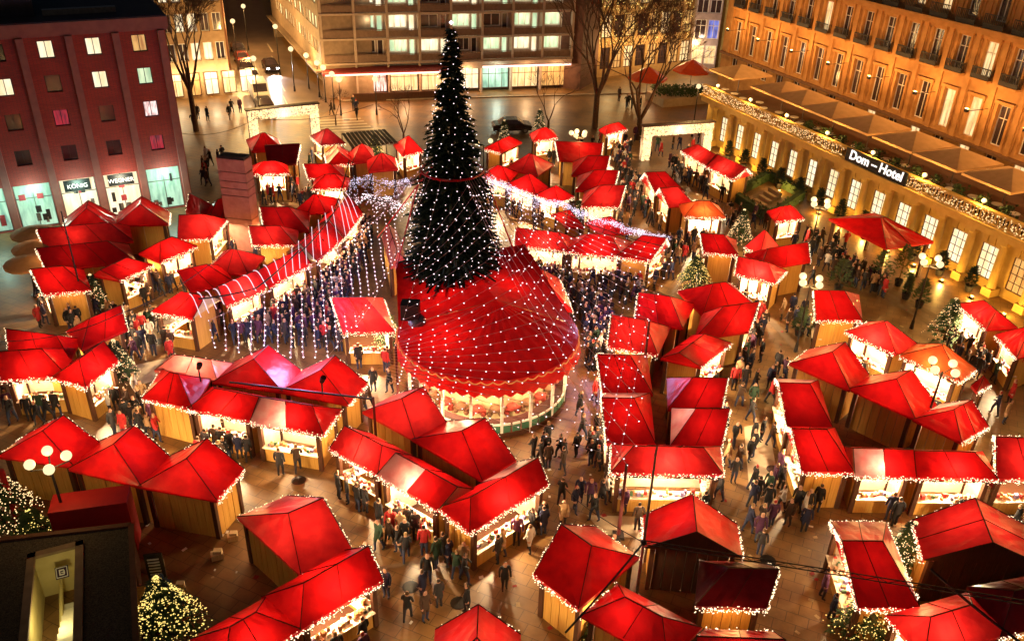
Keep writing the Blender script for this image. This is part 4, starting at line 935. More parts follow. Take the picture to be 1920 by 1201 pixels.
def rightnet(w_, b_):
    a, b = toward(postM), toward(postR)
    strand(b, postR, .8, .7, w_, b_)
    for k in range(13):
        t = .2+k*.064; strand(lerp(a, postM, t), lerp(b, postR, min(1, t*1.02)), .3, .8, w_, b_, .040)
    for k in range(7):
        q = lerp(postR, P(1190, 860, 4.2), k/6.5); strand(toward(q), q, 1.2, .9, w_, b_, .040)
def rightback(w_, b_):
    for k in range(9):
        q = lerp(P(1262, 470, 3.2), postR, k/9); strand(toward(q), q, 1.0, .9, w_, b_, .044)
net('net of white lights falling from the fir tree over the dense left crowd', leftnet)
net('net of white lights crossing the big red pavilion roof in slanting lines', frontnet)
for q_ in ((500, 600), (600, 560), (670, 490), (1130, 540), (560, 640)): lamp(P(*q_, 4.2), 420, (.58, .50, 1), bpy.data.objects['light_net'], .5, 'net_glow')
net('net of white lights over the dark aisle right of the pavilion', rightnet)
net('fan of white lights running from the fir tree to the right arc of stalls', rightback)
# guy cables in red
for (q, lab) in ((P(742, 505, 5.3), 'red cable from the fir tree to the left edge of the pavilion roof'), (P(708, 445, 3.2), 'short red guy cable from the fir tree ring to the purple-lit stall'), (P(968, 482, 5.3), 'red cable from the fir tree to the right edge of the pavilion roof')):
    b = MB(); p = toward(q); b.tube(p, q, .045, n=5); solo(b, 'guy_cable', RED, (p+q)/2, lab, 'cable')
# net posts
for (q, lab) in ((postL, 'slim post holding the light net at the left of the pavilion'), (postM, 'slim post holding the light net beside the right centre block'), (postR, 'slim post holding the light net in the aisle before the right centre block'), (P(700, 745, 4.3), 'dark red post on the open paving between the pavilion and the left ring')):
    b = MB(); f_ = Vector((q.x, q.y, 0)); T = thing('net_post', f_, lab, 'post'); b.tube(f_, q, .09, .06, 6); b.build('pole', mat('post_maroon', (.14, .03, .03)), T); b = MB(); b.box(f_, .5, .5, .15); b.build('base', BLACK, T)
# light garlands lying across the left arc roofs
front = [(372, 602), (425, 573), (500, 541), (545, 518), (592, 490), (648, 446), (676, 404)]
back = [(350, 556), (405, 545), (474, 512), (543, 473), (588, 426), (634, 378), (650, 362)]
for k in range(22):
    t = (k+.4)/22; p = P(*along(back, t), 3.35); q = P(*along(front, t), 2.62); m_ = MB(); pr = None
    for i in range(9):
        s_ = i/8; x = lerp(p, q, s_)+Vector((0, 0, .34*math.sin(math.pi*min(1, s_*1.1))+.16))
        if pr is not None: m_.tube(pr, x, .03, n=4)
        pr = x
    solo(m_, 'light_garland', emit('garland_tube', (1, .74, .82), .7), (p+q)/2, '%s light garland over the left arc roofs, counted from its lower tip' % ORD[k], 'string lights', 'light garlands over the left arc')
# dense cool light curtains either side of the tree
def curtain(label, pts, z0, z1, n, m):
    b = MB(); w_ = MB(); 
    for (p, q) in zip(pts[:-1], pts[1:]):
        w_.tube(P(*p, z1), P(*q, z1), .03, n=4)
        for k in range(n//(len(pts)-1)):
            t = random.random(); x = lerp(P(*p, 2.6), P(*q, 2.6), t); sc = .55+.45*math.sin(t*7+p[0])
            b.octa(Vector((x.x, x.y, z1-(z1-z0)*abs(random.gauss(0, .45))*sc))+Vector((random.gauss(0, .22), random.gauss(0, .22), 0)), random.uniform(.022, .038))
    T = thing('light_curtain', P(*pts[0], 0), label, 'string lights'); b.build('bulb', m, T, kind='stuff'); w_.build('cable', BLACK, T)
curtain('dense violet-white light curtain before the stalls right of the fir tree', [(905, 338), (960, 360), (1040, 392)], 1.2, 3.0, 1500, LEDV)
curtain('narrow violet-white light band running down over the right arc roofs', [(1040, 392), (1100, 418), (1185, 448), (1245, 462)], 2.5, 3.35, 1300, LEDV)
curtain('dense pale light curtain at the head of the left arc of stalls', [(655, 352), (690, 338), (735, 352), (770, 345)], .2, 3.1, 620, LEDV)
curtain('pale light curtain over the stalls at the top of the left arc', [(640, 398), (690, 372), (735, 380), (757, 396)], .8, 3.0, 420, LEDW)

# ------------------------------------------------------------------ small lit firs
def small_fir(px, h, r, label, m, nb=260, snow=False):
    q = P(*px); T = thing('lit_fir_tree', q, label, 'small fir tree'); b = MB(); b.tube(q, q+Vector((0, 0, h*.95)), .07, .02, 5); b.build('trunk', BARK, T)
    b = MB(); l = MB()
    for k in range(int(420*max(1, r))):
        t = random.random()**.75; z = h*(.12+.86*t); rr = r*(1-t)+.05; a = random.random()*6.283; c_ = q+Vector((math.cos(a)*rr*random.uniform(.3, 1), math.sin(a)*rr*random.uniform(.3, 1), z))
        d = Vector((math.cos(a), math.sin(a), -.35)); s = Vector((-d.y, d.x, 0)); L = random.uniform(.2, .4)
        b.poly([c_+s*.12, c_-s*.12, c_+d*L], [(0, 1, 2)])
    b.build('crown', GREEN2, T)
    for k in range(int(nb*1.5)):
        t = random.random()**.8; z = h*(.1+.9*t); rr = (r*(1-t)+.06)*random.uniform(.9, 1.12); a = random.random()*6.283; l.octa(q+Vector((math.cos(a)*rr, math.sin(a)*rr, z)), random.uniform(.018, .036))
    l.build('light_string', m, T, kind='stuff'); return T
small_fir((318, 1190), 3.2, 1.5, 'big fir thick with yellow lights at the bottom left beside the dark roof', LEDY, 900)
small_fir((10, 985), 3.6, 1.6, 'tall fir thick with warm lights at the left photo edge', LED, 700)
small_fir((68, 1005), 1.6, .8, 'low fir with yellow lights next to the red box', LEDY, 200)
small_fir((184, 580), 2.6, .8, 'lit fir beside the ochre front below the brick building cluster', LED, 320)
small_fir((230, 715), 2.8, 1.0, 'lit fir at the inner edge of the far left cluster', LED, 420)
small_fir((705, 300), 2.6, .8, 'lit miniature fir between the red stalls left of the big fir tree', LEDY, 260)
small_fir((1140, 1195), 2.4, 1.1, 'lit fir at the bottom beside the planked hut', LEDY, 420)
small_fir((1385, 458), 3.0, 1.0, 'lit fir behind the peaked group near the hotel forecourt', LED, 380)
small_fir((1085, 425), 2.4, .7, 'lit fir left of the porch of the stepped column', LED, 200)
small_fir((1610, 1190), 2.4, 1.3, 'lit fir at the bottom right between two dark-sloped huts', LEDY, 420)
small_fir((1690, 1060), 2.6, .9, 'lit fir squeezed between the two bottom right huts', LED, 380)
small_fir((1768, 640), 3.2, 1.2, 'bushy lit fir at the queue beside the right edge stall', LED, 320)
small_fir((505, 480), 2.0, .8, 'lit fir bush in front of the second left arc stall', LED, 260)
small_fir((1300, 540), 2.6, 1.3, 'golden lit fir in the aisle right of the right arc', LEDY, 420)
small_fir((730, 650), 2.4, .9, 'lit fir bush beside the round pavilion entrance', LED, 420)
small_fir((1010, 265), 3.4, .9, 'lit fir rising behind the back row of stalls', LED, 240)
small_fir((945, 268), 2.4, .6, 'slim lit fir beside the twin lamps in the back row', LED, 160)

# ------------------------------------------------------------------ conifers and pots on the hotel forecourt
def potted(px, h, r, label, group=None):
    q = P(*px); T = thing('potted_conifer', q, label, 'potted plant', group); b = MB(); b.lathe(q, [(.22, 0), (.32, .5), (.28, .5)], 10); b.build('pot', BLACK, T)
    b = MB(); b.tube(q+Vector((0, 0, .3)), q+Vector((0, 0, h)), .04, .01, 4); b.build('trunk', BARK, T); b = MB()
    for k in range(240):
        t = random.random()**.8; z = .5+(h-.5)*t; rr = r*(1-t*.85); a = random.random()*6.283; c_ = q+Vector((math.cos(a)*rr*random.uniform(.2, 1), math.sin(a)*rr*random.uniform(.2, 1), z)); d = Vector((math.cos(a), math.sin(a), .3)); s = Vector((-d.y, d.x, 0))
        b.poly([c_+s*.1, c_-s*.1, c_+d*random.uniform(.15, .35)], [(0, 1, 2)])
    b.build('crown', GREEN2, T)
for px, h, r, lab in (((1683, 535), 3.2, 1.2, 'large dark conifer beside the open red tent'), ((1722, 576), 2.2, .7, 'bushy green conifer in a pot on the yellow forecourt'), ((1697, 560), 1.9, .3, 'slim column conifer in a pot on the yellow forecourt'), ((1497, 628), 2.0, .6, 'round green conifer beside the lane left of the single forecourt stall'), ((1527, 640), 2.2, .45, 'dark upright conifer just below the single forecourt stall'), ((1640, 545), 3.0, 1.4, 'broad dark conifer clump before the open red tent'), ((1570, 545), 2.4, 1.2, 'dim conifer clump under the forecourt globe lamp')):
    potted(px, h, r, lab)
for k in range(12):
    q = HO+hx*(3.2+2.73*k)+hn*1.0; d = q-CAM; s = 1616/d.dot(FW); potted((960+d.dot(RT)*s, 600.5-d.dot(UP)*s), 1.9, .55, '%s potted bush along the hotel colonnade from the gate end' % ORD[k], 'potted bushes along the hotel colonnade')

# ------------------------------------------------------------------ bare trees
def bare(px, h, spread, label, levels=6, seed=1, nst=4, r0=.3, trunk=.18):
    random.seed(seed); q = P(*px); T = thing('bare_tree', q, label, 'tree'); tk, cw = MB(), MB()
    def grow(p, d, L, r, lv):
        e = p+d*L; mid = (p+e)/2+Vector((random.uniform(-1, 1), random.uniform(-1, 1), 0))*L*.05
        (tk if lv < 2 else cw).tube(p, mid, r, r*.86, 6 if lv < 2 else 3); (tk if lv < 2 else cw).tube(mid, e, r*.86, r*.68, 6 if lv < 2 else 3)
        if lv >= levels: return
        for k in range(2 if lv < 2 else random.choice((2, 3) if lv < 3 else (3, 3, 4))):
            ax_ = d.orthogonal().normalized(); ax_.rotate(Matrix.Rotation(random.random()*6.283, 3, d)); nd = (d+ax_*random.uniform(.22, .6)*spread+Vector((0, 0, .10))).normalized()
            grow(e, nd, L*random.uniform(.62, .84), max(.013, r*.60), lv+1)
    tk.tube(q, q+Vector((0, 0, h*trunk)), r0, r0*.85, 8)
    for k in range(nst):
        a = 2*math.pi*k/nst+random.random(); d = Vector((math.cos(a)*.35*spread, math.sin(a)*.35*spread, 1)).normalized(); grow(q+Vector((0, 0, h*trunk*.95)), d, h*.205, r0*.55, 1)
    tk.build('trunk', BARK, T); cw.build('crown', BARK, T)
bare((1115, 240), 20, 1, 'tall bare tree with many upright limbs behind the back row of stalls', 7, 3, 6, .34)
bare((1196, 262), 18, 1.15, 'wide bare tree leaning right beside the right illuminated gate', 7, 8, 5, .32, .12)
bare((1028, 240), 9, 1.2, 'small bare tree with two curved stems behind the back row', 5, 5, 2, .14, .08)
bare((757, 262), 8, 1.3, 'low bare tree with bent stems left of the big fir tree', 5, 6, 3, .12, .08)
bare((368, 246), 17, .95, 'tall bare tree in front of the corner house', 7, 12, 5, .30, .25)
bare((630, 235), 5, 1, 'small bare sapling right of the left illuminated gate', 5, 4, 2, .08)
random.seed(21)

# ------------------------------------------------------------------ illuminated gates
def gate(a, b, hgt, label):
    a, b = P(*a), P(*b); ux = (b-a).normalized(); W = (b-a).length; T = thing('light_gate', (a+b)/2, label, 'gate'); PT = mat('gate_panel', (.6, .5, .45))
    for u in (.45, W-.45):
        m_ = MB(); m_.box(a+ux*u, .9, .5, hgt-.95, ux); m_.build('post', PT, T)
    m_ = MB(); m_.box((a+b)/2+Vector((0, 0, hgt-.95+.004)), W, .5, .95, ux); m_.build('lintel', PT, T)
    m_ = MB(); m_.box((a+b)/2+Vector((0, 0, hgt+.01)), W+.3, .75, .12, ux); m_.build('cap', BROWN, T)
    n = Vector((ux.y, -ux.x, 0)); l = MB()
    for k in range(1900):
        if random.random() < .5: p = a+ux*random.uniform(0, W)+Vector((0, 0, random.uniform(hgt-.95, hgt)))
        else: p = a+ux*random.choice((random.uniform(0, .9), W-random.uniform(0, .9)))+Vector((0, 0, random.uniform(0, hgt-.9)))
        l.octa(p+n*.27, .055)
    l.build('light_string', LED, T, kind='stuff'); lamp((a+b)/2+n*1.2+Vector((0, 0, hgt-.6)), 120, (1, .82, .62), T, .3)
gate((470, 270), (600, 255), 3.4, 'white light gate at the upper left entrance beside the street')
gate((1200, 300), (1328, 290), 3.4, 'white light gate at the upper right entrance beside the hotel corner')

# ------------------------------------------------------------------ stone pillar
q0, q1 = P(437, 462), P(486, 468); ux = (q1-q0).normalized(); SPM = mat('pillar_stone', (.40, .17, .13), (.30, .12, .09), 2.5, .8, bump=.2)
T = thing('stone_pillar', (q0+q1)/2, 'broad pinkish stone pillar with carved grooves near its top', 'pillar')
zz = [0, 2.6, 4.4, 4.95, 5.5, 6.2, 7.2]; 
for k in range(6):
    m_ = MB(); m_.box((q0+q1)/2+Vector((0, 0, zz[k]+.03)), (q1-q0).length, 1.1, zz[k+1]-zz[k]-.06, ux); m_.build('stone_block', SPM, T)
m_ = MB(); m_.box((q0+q1)/2+Vector((0, 0, .02)), (q1-q0).length-.16, .95, 7.3, ux); m_.build('core', BLACK, T)

# ------------------------------------------------------------------ street lamps with globes
def globes(px, n, h, label, E=170, r=.22, arm=.68):
    c = P(px[0], px[1], h); q = Vector((c.x, c.y, 0)); T = thing('globe_lamp', q, label, 'street lamp', 'street lamps with globe heads'); b = MB(); b.tube(q, q+Vector((0, 0, .6)), .14, .10, 8); b.tube(q+Vector((0, 0, .6)), q+Vector((0, 0, h-.3)), .07, .05, 8); b.build('post', BLACK, T)
    for k in range(n):
        a = 2*math.pi*k/n+.5 if n > 1 else 0; e = c+Vector((math.cos(a)*arm, math.sin(a)*arm, 0))*(n > 1)
        b = MB(); b.tube(q+Vector((0, 0, h-.45)), e-Vector((0, 0, .32)), .03, n=5); b.tube(e-Vector((0, 0, .32)), e-Vector((0, 0, .2)), .05, n=5); ar = b.build('arm', BLACK, T)
        b = MB(); b.ball(e, r, 14, 9); sub(b, 'globe', GLOBE, ar, T, smooth=True)
    lamp(c-Vector((0, 0, .1)), E, (1, .60, .20), T, .5)
for px, n, h, lab, E in (((90, 862), 4, 5.0, 'four-globe street lamp standing before the front left huts', 120), ((1521, 526), 4, 5.0, 'four-globe street lamp above the peaked group on the hotel forecourt', 420),
    ((1746, 488), 4, 5.0, 'four-globe street lamp right of the open red tent', 420), ((1539, 380), 4, 5.0, 'four-globe street lamp between the red roof pair and the hotel columns', 420), ((1770, 687), 4, 5.0, 'four-globe street lamp before the orange canvas stall on the right', 160),
    ((1085, 250), 5, 4.2, 'five-globe street lamp in the back row of stalls', 700), ((907, 266), 2, 4.2, 'twin-globe street lamp just right of the big fir tree', 120)):
    globes(px, n, h, lab, E)
# street lamps along the far street
for i, (x, y) in enumerate(((574, 104), (594, 118), (606, 127), (622, 139), (635, 149))):
    globes((x, y), 1, 4.0, 'single-globe lamp beside the apartment block terrace, number in the row seen along the kerb' if False else ('%s single-globe lamp in the row at the apartment block corner' % ORD[i]), 320, .32)
globes((475, 110), 1, 6, 'lone single-globe lamp over the parked cars', 3500, .3)
globes((545, 92), 1, 5, 'single-globe lamp by the shop entrance far up the street kerb', 1300, .3)
globes((516, 50), 1, 6, 'added single-globe lamp on the kerb beyond the driving car', 1600, .3)  # lamp added to brighten the dark upper street
globes((456, 12), 1, 6, 'added single-globe lamp at the top end of the street by the photo edge', 2600, .3)  # another lamp added for light at the street's top end
globes((436, 40), 1, 6, 'single-globe lamp farthest up the street', 3500, .3)
globes((703, 148), 1, 4, 'single-globe lamp before the cafe of the apartment block', 1200, .3)
globes((1310, 162), 1, 5.4, 'single-globe lamp at the corner of the hotel terrace', 700, .25)

# ------------------------------------------------------------------ terrace parasols
PK = [(1412, 118), (1468, 152), (1525, 166), (1582, 188), (1660, 212), (1737, 243), (1830, 273), (1915, 312)]
for i, (x, y) in enumerate(PK):
    pk = P(x, y, 8.0); u = (pk-HO).dot(hx); q = HO+hx*u-hn*3.2+Vector((0, 0, 4.9)); T = thing('terrace_parasol', q, '%s square beige parasol on the hotel terrace from the gate end' % ORD[i], 'parasol', 'parasols on the hotel terrace')
    b = MB(); b.tube(q, q+Vector((0, 0, 2.9)), .05, n=6); b.box(q, .6, .6, .1); b.build('pole', STEEL, T); hf = 2.15
    cs = [q+hx*sx_*hf+hn*sy*2.4+Vector((0, 0, 2.25)) for sx_, sy in ((-1, -1), (1, -1), (1, 1), (-1, 1))]; tp = q+Vector((0, 0, 3.05))
    for k in range(4):
        b = MB(); b.face([cs[k], cs[(k+1) % 4], tp]); b.face([cs[k], cs[(k+1) % 4], cs[(k+1) % 4]-Vector((0, 0, .18)), cs[k]-Vector((0, 0, .18))]); b.build('canopy_panel', BEIGE, T)
random.seed(9)
for k in range(26):   # terrace tables
    u = -2+k*1.75; q = HO+hx*u-hn*random.uniform(.9, 1.9)+Vector((0, 0, 4.9)); T = thing('terrace_table', q, '%s small table along the hotel terrace from the gate end' % ORD[k], 'table', 'tables on the hotel terrace'); b = MB(); b.lathe(q, [(.25, 0), (.04, .04), (.04, .7)], 8); b.build('leg', STEEL, T); b = MB(); b.lathe(q, [(.4, .7), (.4, .74), (.01, .74)], 12); b.build('table_top', WHITE, T)
for k in range(16):
    u = 12+k*2.1; q = HO+hx*u-hn*random.uniform(.4, .7)+Vector((0, 0, 4.9)); T = thing('terrace_bush', q, '%s dark clipped bush behind the hotel balustrade from the gate end' % ORD[k], 'bush', 'bushes along the hotel terrace'); b = MB(); b.box(q, .7, .5, .4, hx); b.build('planter', BLACK, T); b = MB()
    for i in range(140): v = Vector((random.gauss(0, .28), random.gauss(0, .22), .5+random.random()*.9)); d = Vector((random.uniform(-1, 1), random.uniform(-1, 1), random.uniform(-.3, 1))).normalized()*.22; s = d.orthogonal().normalized()*.09; b.poly([q+v+s, q+v-s, q+v+d], [(0, 1, 2)])
    b.build('foliage', GREEN2, T)
# round cafe parasols by the brick building
for (x, y, lab) in ((62, 434, 'farthest of three round tan parasols by the brick shops'), (66, 461, 'middle one of three round tan parasols by the brick shops'), (52, 490, 'nearest of three round tan parasols by the brick shops')):
    c = P(x, y, 2.5); q = Vector((c.x, c.y, 0)); T = thing('cafe_parasol', q, lab, 'parasol', 'round tan parasols by the shops'); b = MB(); b.tube(q, q+Vector((0, 0, 2.75)), .04, n=6); b.lathe(q, [(.35, 0), (.35, .08), (.05, .1)], 10); b.build('pole', STEEL, T)
    b = MB(); b.lathe(q, [(.02, 2.85), (.8, 2.68), (1.5, 2.42), (1.5, 2.28)], 14); b.build('canopy', BEIGE, T)
# red parasols at the kiosk, top right
for (x, y, lab) in ((1298, 128, 'orange-red parasol at the kiosk left of the hotel corner'), (1215, 142, 'smaller orange-red parasol seen between the bare trees')):
    c = P(x, y, 2.8); q = Vector((c.x, c.y, 0)); T = thing('kiosk_parasol', q, lab, 'parasol'); b = MB(); b.tube(q, q+Vector((0, 0, 3.2)), .06, n=6); b.build('pole', STEEL, T); b = MB(); b.lathe(q, [(.02, 3.9), (1.2, 3.3), (2.4, 2.6), (2.4, 2.4)], 8); b.build('canopy', ORANGE, T); lamp(q+Vector((.5, -.5, 2.2)), 60, (1, .6, .3), T, .2)
b = MB(); q = P(1270, 190); b.box(q, 6.5, 4, 1.0, hx.cross(Vector((0, 0, 1)))); T = thing('planted_bed', q, 'raised planted bed with dark shrubs beside the hotel corner', 'planter'); b.build('kerb_wall', STONE, T); b = MB()
for i in range(900): v = Vector((random.uniform(-3.1, 3.1), random.uniform(-1.9, 1.9), 1+random.random()*.7)); d = Vector((random.uniform(-1, 1), random.uniform(-1, 1), random.uniform(0, 1))).normalized()*.3; s = d.orthogonal().normalized()*.12; b.poly([q+v+s, q+v-s, q+v+d], [(0, 1, 2)])
b.build('foliage', GREEN2, T, kind='stuff')
# sunken hedge and stairs by the hotel
hq = [P(1372, 372), P(1440, 336), P(1505, 372), P(1440, 415)]; hq = [Vector((p.x, p.y, 0)) for p in hq]; ctr = (hq[0]+hq[2])/2
T = thing('stair_hedge', ctr, 'dark green hedge around a sunken stairway near the hotel', 'hedge')
for i in range(4):
    a, b2 = hq[i], hq[(i+1) % 4]; m_ = MB(); d = (b2-a); m_.box((a+b2)/2, d.length-.5, .5, .8, d); m_.build('core', GREEN2, T)
m_ = MB()
for i in range(4):
    a, b2 = hq[i], hq[(i+1) % 4]
    for k in range(300): v = lerp(a, b2, random.random())+Vector((random.uniform(-.3, .3), random.uniform(-.3, .3), random.uniform(.1, .95))); d = Vector((random.uniform(-1, 1), random.uniform(-1, 1), random.uniform(0, 1))).normalized()*.22; s = d.orthogonal().normalized()*.1; m_.poly([v+s, v-s, v+d], [(0, 1, 2)])
m_.build('foliage', GREEN2, T, kind='stuff')
for k in range(4):
    m_ = MB(); p = lerp((hq[0]+hq[3])/2, (hq[1]+hq[2])/2, .3+k*.13); m_.box(p, 1.6, .34, .12+k*.12, (hq[3]-hq[0])); m_.build('step', STONE, T)
# ------------------------------------------------------------------ stairway roof at the bottom left
c = [P(-60, 1020, 2.2), P(246, 985, 2.2), P(256, 1215, 2.2), P(-60, 1260, 2.2)]; c = [Vector((p.x, p.y, 0)) for p in c]
ctr = (c[0]+c[2])/2; T = thing('stairway_roof', ctr, 'dark gravel covered roof with a lit stair opening at the bottom left corner', 'roof')
GRV = mat('dark_gravel', (.10, .075, .05), (.018, .014, .010), 22, .95, bump=1.0)
op = [P(60, 1045, 2.2), P(150, 1022, 2.2), P(146, 1225, 2.2), P(42, 1235, 2.2)]; op = [Vector((p.x, p.y, 0)) for p in op]
m_ = MB(); z = Vector((0, 0, 2.2))
for i in range(4): m_.face([c[i]+z, c[(i+1) % 4]+z, op[(i+1) % 4]+z, op[i]+z])
m_.build('gravel_top', GRV, T)
m_ = MB()
for i in range(4): m_.face([c[i], c[(i+1) % 4], c[(i+1) % 4]+z*.998, c[i]+z*.998])
m_.build('wall', BROWN, T)
for i in range(4):
    a, b2 = c[i]+z, c[(i+1) % 4]+z; d = b2-a; m_ = MB(); m_.box((a+b2)/2+Vector((0, 0, .004)), d.length, .22, .10, d); m_.build('edge_trim', mat('rust_trim', (.13, .05, .025)), T)
PL = mat('stair_plaster', (.52, .42, .18), (.44, .34, .13), 1.6, .7); FRM = mat('opening_frame', (.24, .15, .08), None, 2)
for i in range(4):
    a, b2 = op[i]+z, op[(i+1) % 4]+z; d = b2-a; m_ = MB(); m_.box((a+b2)/2+Vector((0, 0, .006)), d.length+.3, .30, .14, d); m_.build('opening_frame', FRM, T)
    m_ = MB(); m_.face([a-z, b2-z, b2, a]); m_.build('inner_wall', PL, T)
ra, rb = lerp(op[0], op[1], .5), lerp(op[3], op[2], .5); sx_ = (op[1]-op[0])
for k in range(9):
    p = lerp(ra, rb, .25+k*.085); m_ = MB(); m_.box(p+sx_*.22+Vector((0, 0, .01)), sx_.length*.5, .5, .35+k*.16, sx_); m_.build('step', mat('stair_stone', (.66, .6, .46), None, 3), T)
m_ = MB(); p0, p1 = lerp(op[0], op[1], .45)+z*.45, lerp(op[3], op[2], .42)-z*.2; m_.tube(p0, p1, .08, n=6); m_.build('handrail', PL, T)
lamp(lerp(ra, rb, .55)+Vector((0, 0, 1.7)), 55, (1, .88, .42), T, .2)
sg = lerp(lerp(op[0], op[1], .55), lerp(op[3], op[2], .55), .10)+Vector((0, 0, 1.55)); d = sx_.normalized(); dn = Vector((0, -.62, .78)).normalized()
dn = (dn-d*dn.dot(d)).normalized(); upv = dn.cross(d).normalized(); upv = upv if upv.z > 0 else -upv
m_ = MB(); m_.face([sg-d*.24-upv*.24, sg+d*.24-upv*.24, sg+d*.24+upv*.24, sg-d*.24+upv*.24]); m_.face([sg-d*.24-upv*.24-dn*.05, sg+d*.24-upv*.24-dn*.05, sg+d*.24+upv*.24-dn*.05, sg-d*.24+upv*.24-dn*.05]); sb = m_.build('sign_board', mat('pictogram_board', (.05, .02, .06), None, 3), T)
m_ = MB()
for (u, v, w_, h_) in ((-.2, .18, .4, .03), (-.2, -.21, .4, .03), (-.21, -.2, .03, .4), (.18, -.2, .03, .4), (-.10, -.12, .05, .24), (-.05, .06, .14, .05), (-.05, -.12, .14, .05), (.06, -.08, .05, .14), (-.02, -.03, .1, .04)):
    o = sg+dn*.012; m_.face([o+d*u+upv*v, o+d*(u+w_)+upv*v, o+d*(u+w_)+upv*(v+h_), o+d*u+upv*(v+h_)])
sub(m_, 'pictogram', WHITE, sb, T)
m_ = MB(); a, b2 = P(98, 975, 2.0), P(243, 955, 2.0); d = b2-a; m_.box(((a+b2)/2).to_2d().to_3d()+Vector((0, .2, 0)), d.length, 1.2, 2.75, d)
solo(m_, 'red_box', mat('red_panel', (.42, .016, .014), (.32, .012, .012), 2, .5), ((a+b2)/2).to_2d().to_3d(), 'plain red box kiosk behind the dark stairway roof', 'kiosk')
m_ = MB(); q = P(36, 985); m_.tube(q, q+Vector((0, 0, 3.2)), .14, n=8, caps=True); solo(m_, 'red_post', mat('red_panel', (.4, .02, .02)), q, 'thick red post beside the fir at the left photo edge', 'post')
for (x, y, s, lab) in ((408, 1045, .5, 'crumpled carton left on the dark paving behind the gabled hut'), (437, 1010, .45, 'small flat crate by the back wall of the front left row'), (300, 1062, .4, 'little dark noticeboard beside the yellow-lit fir'), (338, 1105, .45, 'stacked pale cartons beside the yellow-lit fir')):
    m_ = MB(); q = P(x, y); m_.box(q, s, s*.7, s*.6, (1, .4, 0)); m_.box(q+Vector((.05, .02, s*.61)), s*.7, s*.5, s*.3, (1, .1, 0)); solo(m_, 'carton', PALEW, q, lab, 'carton')
for (x, y, h, lab) in ((303, 1110, 2.2, 'white lettered menu board on a stand beside the yellow-lit fir'),):
    q = P(x, y); T = thing('menu_board', q, lab, 'sign'); m_ = MB(); m_.box(q, .7, .08, h, (1, .2, 0)); m_.build('board', BLACK, T); m_ = MB()
    for k in range(6): m_.box(q+Vector((0, -.06, h*.5+k*.16)), .45, .03, .06, (1, .2, 0))
    m_.build('chalk_lines', WHITE, T)
m_ = MB(); q = P(262, 1180); m_.box(q, .9, .9, 1.9, (1, .2, 0)); m_.box(q+Vector((.9, .6, 0)), 1.6, .8, 1.0, (1, .25, 0)); solo(m_, 'wooden_booth', OCHRE, q, 'ochre wooden booth squeezed between the stairway roof and the yellow-lit fir', 'booth')

# ------------------------------------------------------------------ catenary cables
def cable(pts, r, label, m=BLACK, n=14, sag=0):
    b = MB()
    for p, q in zip(pts[:-1], pts[1:]):
        pr = None
        for i in range(n+1):
            x = lerp(p, q, i/n)-Vector((0, 0, sag*4*(i/n)*(1-i/n)))
            if pr is not None: b.tube(pr, x, r, n=5)
            pr = x
    return solo(b, 'cable', m, pts[0], label, 'cable')
hub = P(1207, 1016, 4.6)
T = thing('net_mast', Vector((hub.x, hub.y, 0)), 'slender mast carrying the cables between the bottom centre huts', 'mast'); b = MB(); b.tube(Vector((hub.x, hub.y, 0)), hub+Vector((0, 0, 4.6)), .07, .04, 6); b.build('pole', STEEL, T); b = MB(); b.ball(hub, .13, 8, 5); b.build('hub', BLACK, T)
b = MB()
e1 = P(1930, 1130, 4.2)
for o in (Vector((0, 0, .1)), Vector((0, 0, -.1))):
    b.tube(hub+o, e1+o, .025, n=5)
d = e1-hub
for k in range(34): p = lerp(hub, e1, k/34); q = lerp(hub, e1, (k+1)/34); b.tube(p+Vector((0, 0, .1 if k % 2 else -.1)), q+Vector((0, 0, -.1 if k % 2 else .1)), .018, n=3)
solo(b, 'truss_cable', BLACK, hub, 'dark double cable with lacing running over the bottom right huts', 'cable')
cable([hub, P(1060, 1185, 3.6)], .04, 'thick dark cable slanting down across the near-black roof slope', sag=.1)
cable([P(1745, 1066, 4.2), P(1930, 1215, 4.2)], .055, 'thick dark cable crossing the bottom right corner', sag=.1)
cable([hub, P(1105, 955, 4.6), P(1060, 915, 4.5)], .018, 'thin wire running up left from the mast', sag=.05)
cable([P(0, 640, 4), P(220, 590, 5), P(425, 470, 5.5)], .022, 'thin wire sagging over the paving at the left', sag=.4)
cable([P(655, 300, 6), P(625, 400, 4.4), P(560, 475, 4)], .04, 'dark cable running down to the left arc of stalls', sag=.2)
cable([P(560, 470, 4.0), P(480, 540, 4.0), P(372, 560, 3.8)], .05, 'dark cable following the back of the left arc roofs', sag=.1)
cable([P(340, 250, 5), P(480, 222, 6), P(700, 196, 7)], .02, 'thin wire across the upper left entrance', sag=.6)
for (x0, y0, x1, y1, lab) in ((165, 600, 162, 375, 'thin dark pole before the brick shops'),):
    b = MB(); q = P(x0, y0); b.tube(q, q+Vector((0, 0, 7.5)), .06, .04, 6); solo(b, 'flag_pole', BLACK, q, lab, 'pole')
b = MB(); a, b2 = P(430, 716, 3.6), P(700, 748, 3.6); d = (b2-a); b.tube(a, b2, .05, n=6); solo(b, 'beam', BLACK, a, 'black beam lying along the gutter of the left ring of stalls', 'beam')
for (x, y, lab) in ((603, 715, 'small dark loudspeaker mounted over the pink gabled roof of the left ring'), (372, 690, 'black spotlight standing on the back roof of the left ring')):
    q = P(x, y, 3.9); T = thing('spotlight', q, lab, 'spotlight'); b = MB(); b.tube(q-Vector((0, 0, .8)), q, .04, n=5); b.build('stem', BLACK, T); b = MB(); b.tube(q, q+Vector((.15, -.1, .32)), .12, .15, 8, caps=True); b.build('head', BLACK, T)

